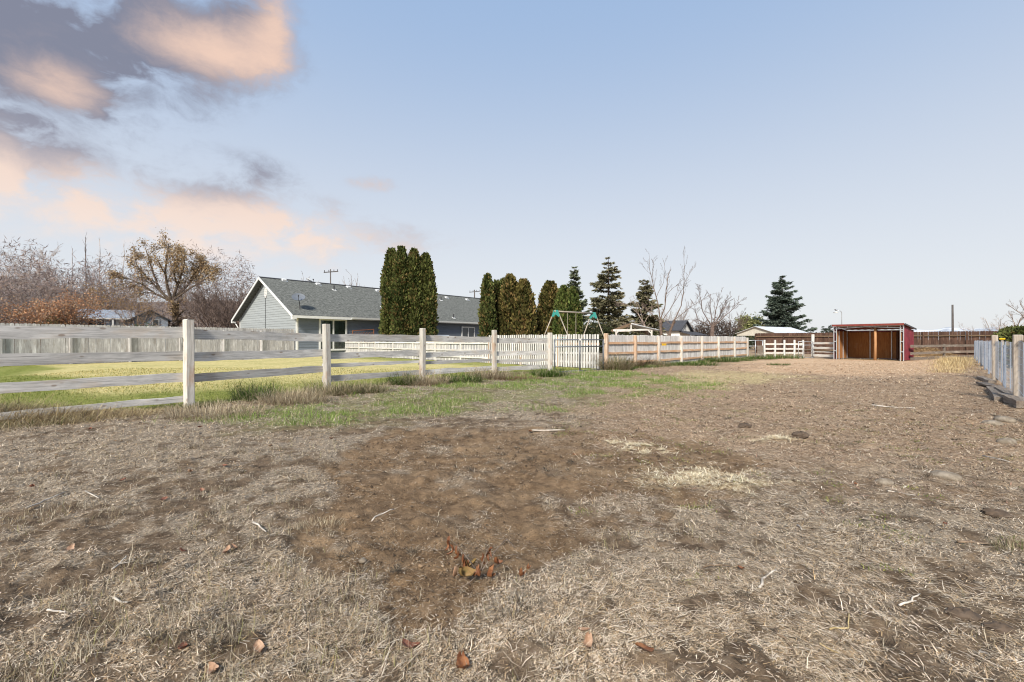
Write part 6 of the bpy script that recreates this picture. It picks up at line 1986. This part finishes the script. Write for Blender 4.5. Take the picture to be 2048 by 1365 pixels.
def fallen_leaves():
    L = [(455, 1110, .075, 'TAN', 'light tan dead leaf, larger of two side by side on the left'), (468, 1102, .06, 'TAN', 'small tan dead leaf touching its larger neighbour on the left'), (140, 1107, .075, 'TAN', 'jagged pale tan leaf at the left above the dark straw'), (327, 1008, .07, 'BR', 'brown leaf standing on edge in the left stubble'),
         (365, 1108, .045, 'BR', 'small dark red leaf left of the pair of tan leaves'), (365, 1308, .065, 'BR', 'brown curled leaf near the bottom left'), (517, 1312, .085, 'TAN', 'tan leaf on pale straw near the bottom'), (425, 1352, .085, 'TAN', 'tan leaf at the bottom edge, left of centre'),
         (820, 1309, .085, 'BR', 'reddish leaf lying at the lower edge of the bare soil'), (925, 1353, .10, 'OR', 'rusty leaf standing at the bottom edge of the picture'), (1175, 1305, .075, 'TAN', 'curled tan leaf in the pale straw at the bottom'), (1288, 1321, .085, 'OR', 'rusty orange leaf at the bottom right of centre'),
         (1168, 1277, .06, 'TAN', 'pale brown leaf just above a curled tan leaf at the bottom'), (1483, 1147, .04, 'OR', 'tiny orange leaf in the right foreground straw'), (64, 979, .07, 'BR', 'dark brown leaf in the stubble at the far left'), (380, 946, .08, 'TAN', 'pale orange leaf in the upper left stubble'),
         (405, 986, .06, 'BR', 'brown leaf below the pale orange leaf in the stubble'), (245, 965, .06, 'BR', 'reddish leaf in the stubble left of a twig'), (662, 882, .09, 'OR', 'bright orange leaf at the upper edge of the bare soil'), (540, 894, .08, 'TAN', 'tan leaf among the pale stubble below the fence'),
         (450, 938, .06, 'BR', 'small brown leaf in the stubble below the second fence bay'), (1890, 1056, .05, 'BR', 'small red leaf near the right edge'), (1712, 974, .05, 'OR', 'orange leaf beside a round stone on the right'), (1060, 868, .08, 'OR', 'orange leaf beyond the bare soil'), (1150, 915, .07, 'OR', 'rust coloured leaf on the upper right of the bare soil'),
         (660, 1045, .05, 'OR', 'small orange leaf in the tuft left of the bare soil'), (400, 858, .09, 'BR', 'brown leaf under the first big fence post'), (180, 863, .08, 'BR', 'dark leaf in the dry grass near the left fence boards')]
    for i, (u, v, s, c, lab) in enumerate(L):
        x, y = G(u, v); rng = np.random.default_rng(i)
        o = obj('fallen_leaf', leaf_mesh('fallen_leaf', s * .85, s * .5, rng.uniform(.12, .45), i, False), {'TAN': LEAF_TAN, 'BR': LEAF_BR, 'OR': LEAF_OR}[c], None,
                TR(x, y, float(ground_z(x, y)) + .018, rng.uniform(0, 6.28), rng.uniform(-.3, .3), rng.uniform(-.3, .2)))
        tag(o, lab, 'leaf', 'fallen leaves on the paddock')


fallen_leaves()


def sticks():
    ST = bark_mat('bleached_stick', (.50, .45, .39)); SD = bark_mat('brown_stick', (.18, .13, .09)); SY = bark_mat('straw_stalk', (.52, .40, .20))
    L = [([(52, 1027), (90, 1010), (130, 990)], .006, ST, 'long bleached stick in the stubble at the far left'), ([(170, 992), (198, 1003)], .006, ST, 'short pale stick right of the long stick at the far left'), ([(225, 1198), (240, 1206), (255, 1210)], .006, ST, 'curved pale stick at the lower left'),
         ([(95, 1222), (118, 1226), (130, 1236)], .005, ST, 'bent pale stick at the lower far left'), ([(225, 1150), (248, 1132), (252, 1124)], .005, ST, 'forked pale twig in the left foreground'), ([(508, 1058), (532, 1074)], .007, ST, 'pale gnawed stick left of the bare soil'),
         ([(742, 1046), (765, 1034), (788, 1026)], .006, ST, 'white bent stick on the bare soil'), ([(1065, 866), (1130, 868)], .012, ST, 'long white stick beyond the bare soil'), ([(1520, 1178), (1530, 1166), (1552, 1162)], .007, ST, 'white hooked stick in the right foreground'),
         ([(1800, 1225), (1822, 1218), (1840, 1206)], .005, ST, 'forked white twig at the lower right'), ([(1596, 1056), (1604, 1068)], .007, ST, 'short thick white stick in the right middle ground'), ([(1550, 1270), (1580, 1290), (1592, 1314)], .006, SD, 'long dark stick slanting in the right foreground'),
         ([(1640, 1293), (1680, 1312)], .004, SY, 'thin straw stalk right of the dark stick'), ([(1655, 1262), (1697, 1264), (1698, 1242)], .004, SY, 'yellow straw stalk bent at a right angle'), ([(1405, 1136), (1460, 1142)], .006, SD, 'dark twig near the middle right foreground'), ([(1916, 1096), (1995, 1092)], .008, SD, 'brown branch lying right of the vivid green weed'),
         ([(1960, 1325), (2035, 1350)], .005, ST, 'pale stalk at the bottom right corner'), ([(1775, 994), (1830, 996)], .006, ST, 'thin pale stick below the round stones'), ([(1965, 917), (2020, 935)], .008, ST, 'grey stick near the right edge'), ([(1100, 1056), (1140, 1046)], .004, SD, 'dark twig right of the middle of the bare soil'),
         ([(1745, 813), (1830, 820)], .016, ST, 'pale branch far out on the right ground')]
    for i, (pts, r, m, lab) in enumerate(L):
        q = [G(*p) for p in pts]; q = [(a, b, float(ground_z(a, b)) + .012 + r * .6) for a, b in q]
        Q = [];
        rng = np.random.default_rng(i)
        for k in range(len(q) - 1):
            for f in (0, .33, .66): Q.append(tuple(np.array(q[k]) + (np.array(q[k + 1]) - np.array(q[k])) * f + rng.normal(0, r * .6, 3)))
        Q.append(q[-1])
        mb = MB().tube(Q, list(np.linspace(r, r * .55, len(Q))), 6)
        if 'fork' in lab: mb.tube([Q[2], tuple(np.array(Q[2]) + np.array([.05, .01, .004]))], [r * .7, r * .3], 5)
        c = q[0]; o = obj('stick', mb.mesh('stick', True), m); tag(o, lab, 'stick', 'sticks lying on the paddock')


sticks()


def stones():
    m, t, b = new_mat('field_stone')
    tc = t.node('ShaderNodeTexCoord'); n = t.noise(tc.outputs['Object'], 14.0, 6, .65)
    t.put(b.inputs['Base Color'], t.mix(t.ramp(n, .35, .68), (.15, .122, .09), (.28, .24, .19))); bump(t, b, n, .5, .01)
    md = plain('dark_soil_lump', (.085, .062, .045), .95, 0, .35, 25)
    L = [(1893, 956, .085, m, 'largest tan stone half sunk in the ground on the right'), (1768, 971, .055, m, 'small round grey stone left of the largest stone'), (1985, 850, .09, m, 'flat dark stone near the timbers on the right'), (2010, 845, .10, m, 'pale flat stone beside the flat dark stone on the right'),
         (2012, 887, .09, m, 'grey stone at the right edge below the timbers'), (1562, 1053, .03, m, 'small pale stone in the right middle ground'), (1992, 1036, .06, md, 'dark lump of turf at the right edge'), (1925, 1238, .05, md, 'dark clod of earth at the lower right'), (2000, 1268, .04, md, 'brown clod at the bottom right corner'),
         (1600, 880, .075, md, 'dark heap of dung right of the pale straw spots'), (1490, 858, .08, md, 'dark dung heap beyond the pale straw'), (725, 1128, .022, m, 'tiny grey pebble on the bare soil')]
    for i, (u, v, s, mt, lab) in enumerate(L):
        x, y = G(u, v); rng = np.random.default_rng(40 + i)
        n_, k_ = 9, 14; V = []
        for a in range(n_):
            th = math.pi * a / (n_ - 1)
            for c in range(k_):
                ph = 2 * math.pi * c / k_; d = np.array([math.sin(th) * math.cos(ph), math.sin(th) * math.sin(ph), math.cos(th)])
                rr = s * (.8 + .45 * float(fbm(np.array([d[0] * 1.3 + i * 3.1]), np.array([d[1] * 1.3 + d[2]]), 3, i)[0])) + (rng.normal(0, .10) * s if mt is md else 0)
                V.append((d[0] * rr * 1.25, d[1] * rr * .85, d[2] * rr * .6))
        F = [(a * k_ + c, a * k_ + (c + 1) % k_, (a + 1) * k_ + (c + 1) % k_, (a + 1) * k_ + c)[::-1] for a in range(n_ - 1) for c in range(k_)]
        o = obj('stone' if mt is m else 'earth_clod', MB().add(V, F).mesh('stone', mt is m), mt, None, TR(x, y, float(ground_z(x, y)) + s * .12, rng.uniform(0, 3)))
        tag(o, lab, 'stone' if mt is m else 'clod', 'loose stones and clods in the paddock')


stones()


def sprig():
    x0, y0 = G(955, 1172); z0 = float(ground_z(x0, y0))
    o = thing('leafy_sprig', 'broken twig with rusty orange dead leaves lying on the bare soil', 'sprig', TR(x0, y0, z0))
    k = y0 / FPX
    def P(u, v, dz): 
        # point above the ground plane behind or in front of the root
        return Vector((x0 + (u - 955) * k, y0 + dz, z0 + .012 + (1172 - v) * k * .95))
    stems = [[(958, 1168, 0), (935, 1143, .03), (915, 1122, .05), (893, 1101, .06)], [(960, 1165, 0), (968, 1140, .03), (977, 1120, .05)], [(965, 1160, 0), (990, 1138, .10), (1012, 1124, .16)], [(955, 1172, 0), (940, 1180, -.03), (925, 1186, -.05)], [(1012, 1124, .16), (1022, 1130, .14), (1032, 1138, .12)]]
    B = bark_mat('grey_twig', (.16, .125, .10))
    for s in stems: obj('stem', MB().tube([P(*p) for p in s], [.004, .003, .0022, .0016][:len(s)] if len(s) == 4 else [.0035, .0025, .0018], 5).mesh('stem', True), B, o)
    hang = [(891, 1106, .055, .05), (896, 1112, .05, .05), (904, 1124, .055, .05), (908, 1128, .06, .05), (915, 1135, .05, .04), (922, 1144, .06, .04), (928, 1148, .05, .03), (933, 1150, .045, .03), (977, 1122, .05, .05), (973, 1134, .045, .05), (967, 1138, .045, .04), (962, 1142, .04, .04)]
    rng = np.random.default_rng(3)
    for i, (u, v, L, dz) in enumerate(hang):
        p = P(u, v + 6, dz); obj('leaf', leaf_mesh('leaf', L, L * .32, .5, i), LEAF_OR, o, TR(p.x, p.y, p.z, rng.uniform(0, 6.28), rng.uniform(-.4, .4), math.radians(75) + rng.normal(0, .2)))
    for i, (u, v, L, W, mt, ry, rx, rz) in enumerate([(990, 1152, .05, .028, LEAF_OR, .6, .4, .4), (975, 1178, .065, .026, LEAF_OR, 1.0, .3, .9), (950, 1180, .055, .024, LEAF_OR, .5, .7, 2.6), (960, 1172, .05, .022, LEAF_OR, .9, -.3, 1.8), (938, 1158, .05, .03, LEAF_YE, .2, .2, .2), (925, 1194, .085, .055, LEAF_YE, .5, .5, .4), (907, 1204, .06, .018, LEAF_TAN, 1.1, .2, 1.4), (1040, 1176, .05, .02, LEAF_OR, .5, .2, .8), (1055, 1164, .03, .014, LEAF_OR, .6, .2, .8)]):
        p = P(u, v, -.02 if v > 1165 else .03); p.z = max(p.z, z0 + .02)
        obj('leaf', leaf_mesh('leaf', L, W, .9, 50 + i), mt, o, TR(p.x, p.y, p.z, rz, rx, ry))


sprig()


def timbers():
    L = [((1982, 782), (2000, 806), .16, .09, W_TIMBER, .04, 'pale weathered timber lying end towards the paddock beside the wire fence'), ((1962, 771), (1996, 780), .20, .05, W_TIMBER, .06, 'flat grey plank beyond the pale timber by the wire fence'), ((2006, 802), (2046, 820), .16, .13, W_TIMBER, .05, 'dark square timber at the right edge under the wire fence'),
         ((1996, 786), (2040, 812), .14, .12, W_TIMBER, .05, 'long old timber edging along the foot of the wire fence'), ((1960, 758), (1985, 768), .16, .08, W_TIMBER, .03, 'short grey timber in the dry grass by the corner post')]
    for i, (a, b, w, h, m, z, lab) in enumerate(L):
        A, B = G(*a), G(*b); d = math.hypot(B[0] - A[0], B[1] - A[1])
        o = obj('timber', wobble_board(d, h, w, 700 + i, n=6, amp=.006).mesh('timber'), m, None, TR(A[0], A[1], z + h / 2 - .02, yaw_of(A, B))); tag(o, lab, 'timber', 'old timbers by the wire fence')
    # heap of old hay behind the low rails
    rng = np.random.default_rng(8); n = 5000; a = rng.uniform(0, 6.28, n); r = np.sqrt(rng.random(n)); x = 30.2 + np.cos(a) * r * 2.4; y = 33.4 + np.sin(a) * r * .9; z = .75 * np.exp(-2.0 * r ** 2)
    C = palette(rng, n, [(.40, .27, .14), (.52, .37, .20), (.30, .19, .10)], [.4, .35, .25])
    V, F, CC = strands(np.stack([x, y, z], 1), rng.uniform(.15, .45, n), rng.uniform(.012, .025, n), rng.uniform(0, 6.28, n), rng.normal(0, .25, n), rng.uniform(0, .2, n), C, rng)
    hx = thing('hay_heap', 'low heap of old brown hay behind the low rails at the back', 'hay heap', TR(30.2, 33.4, 0))
    Vb = []; 
    for i in range(9):
        q = i / 8
        for c in range(20):
            ph = 6.2832 * c / 20; Vb.append((30.2 + math.cos(ph) * q * 2.5, 33.4 + math.sin(ph) * q * 1.0, .74 * math.exp(-2 * q * q) - .08))
    Fb = [(i * 20 + c, i * 20 + (c + 1) % 20, (i + 1) * 20 + (c + 1) % 20, (i + 1) * 20 + c)[::-1] for i in range(8) for c in range(20)]
    obj('mound', MB().add(Vb, Fb).mesh('mound', True), plain('old_hay', (.30, .20, .11), .95, 0, .3, 9), hx)
    q = obj('hay', mesh_np('hay', V, F, {'col': CC}), STRAND, hx); tag(q, kind='stuff')
    tg = obj('ribbon', MB().box(-.22, .22, -.01, .01, -.05, .05), YELLOW); tg.matrix_basis = TR(7.35, 21.98, 1.02, .8); tag(tg, 'yellow marker strip fixed to the third post of the picket fence', 'marker')


timbers()
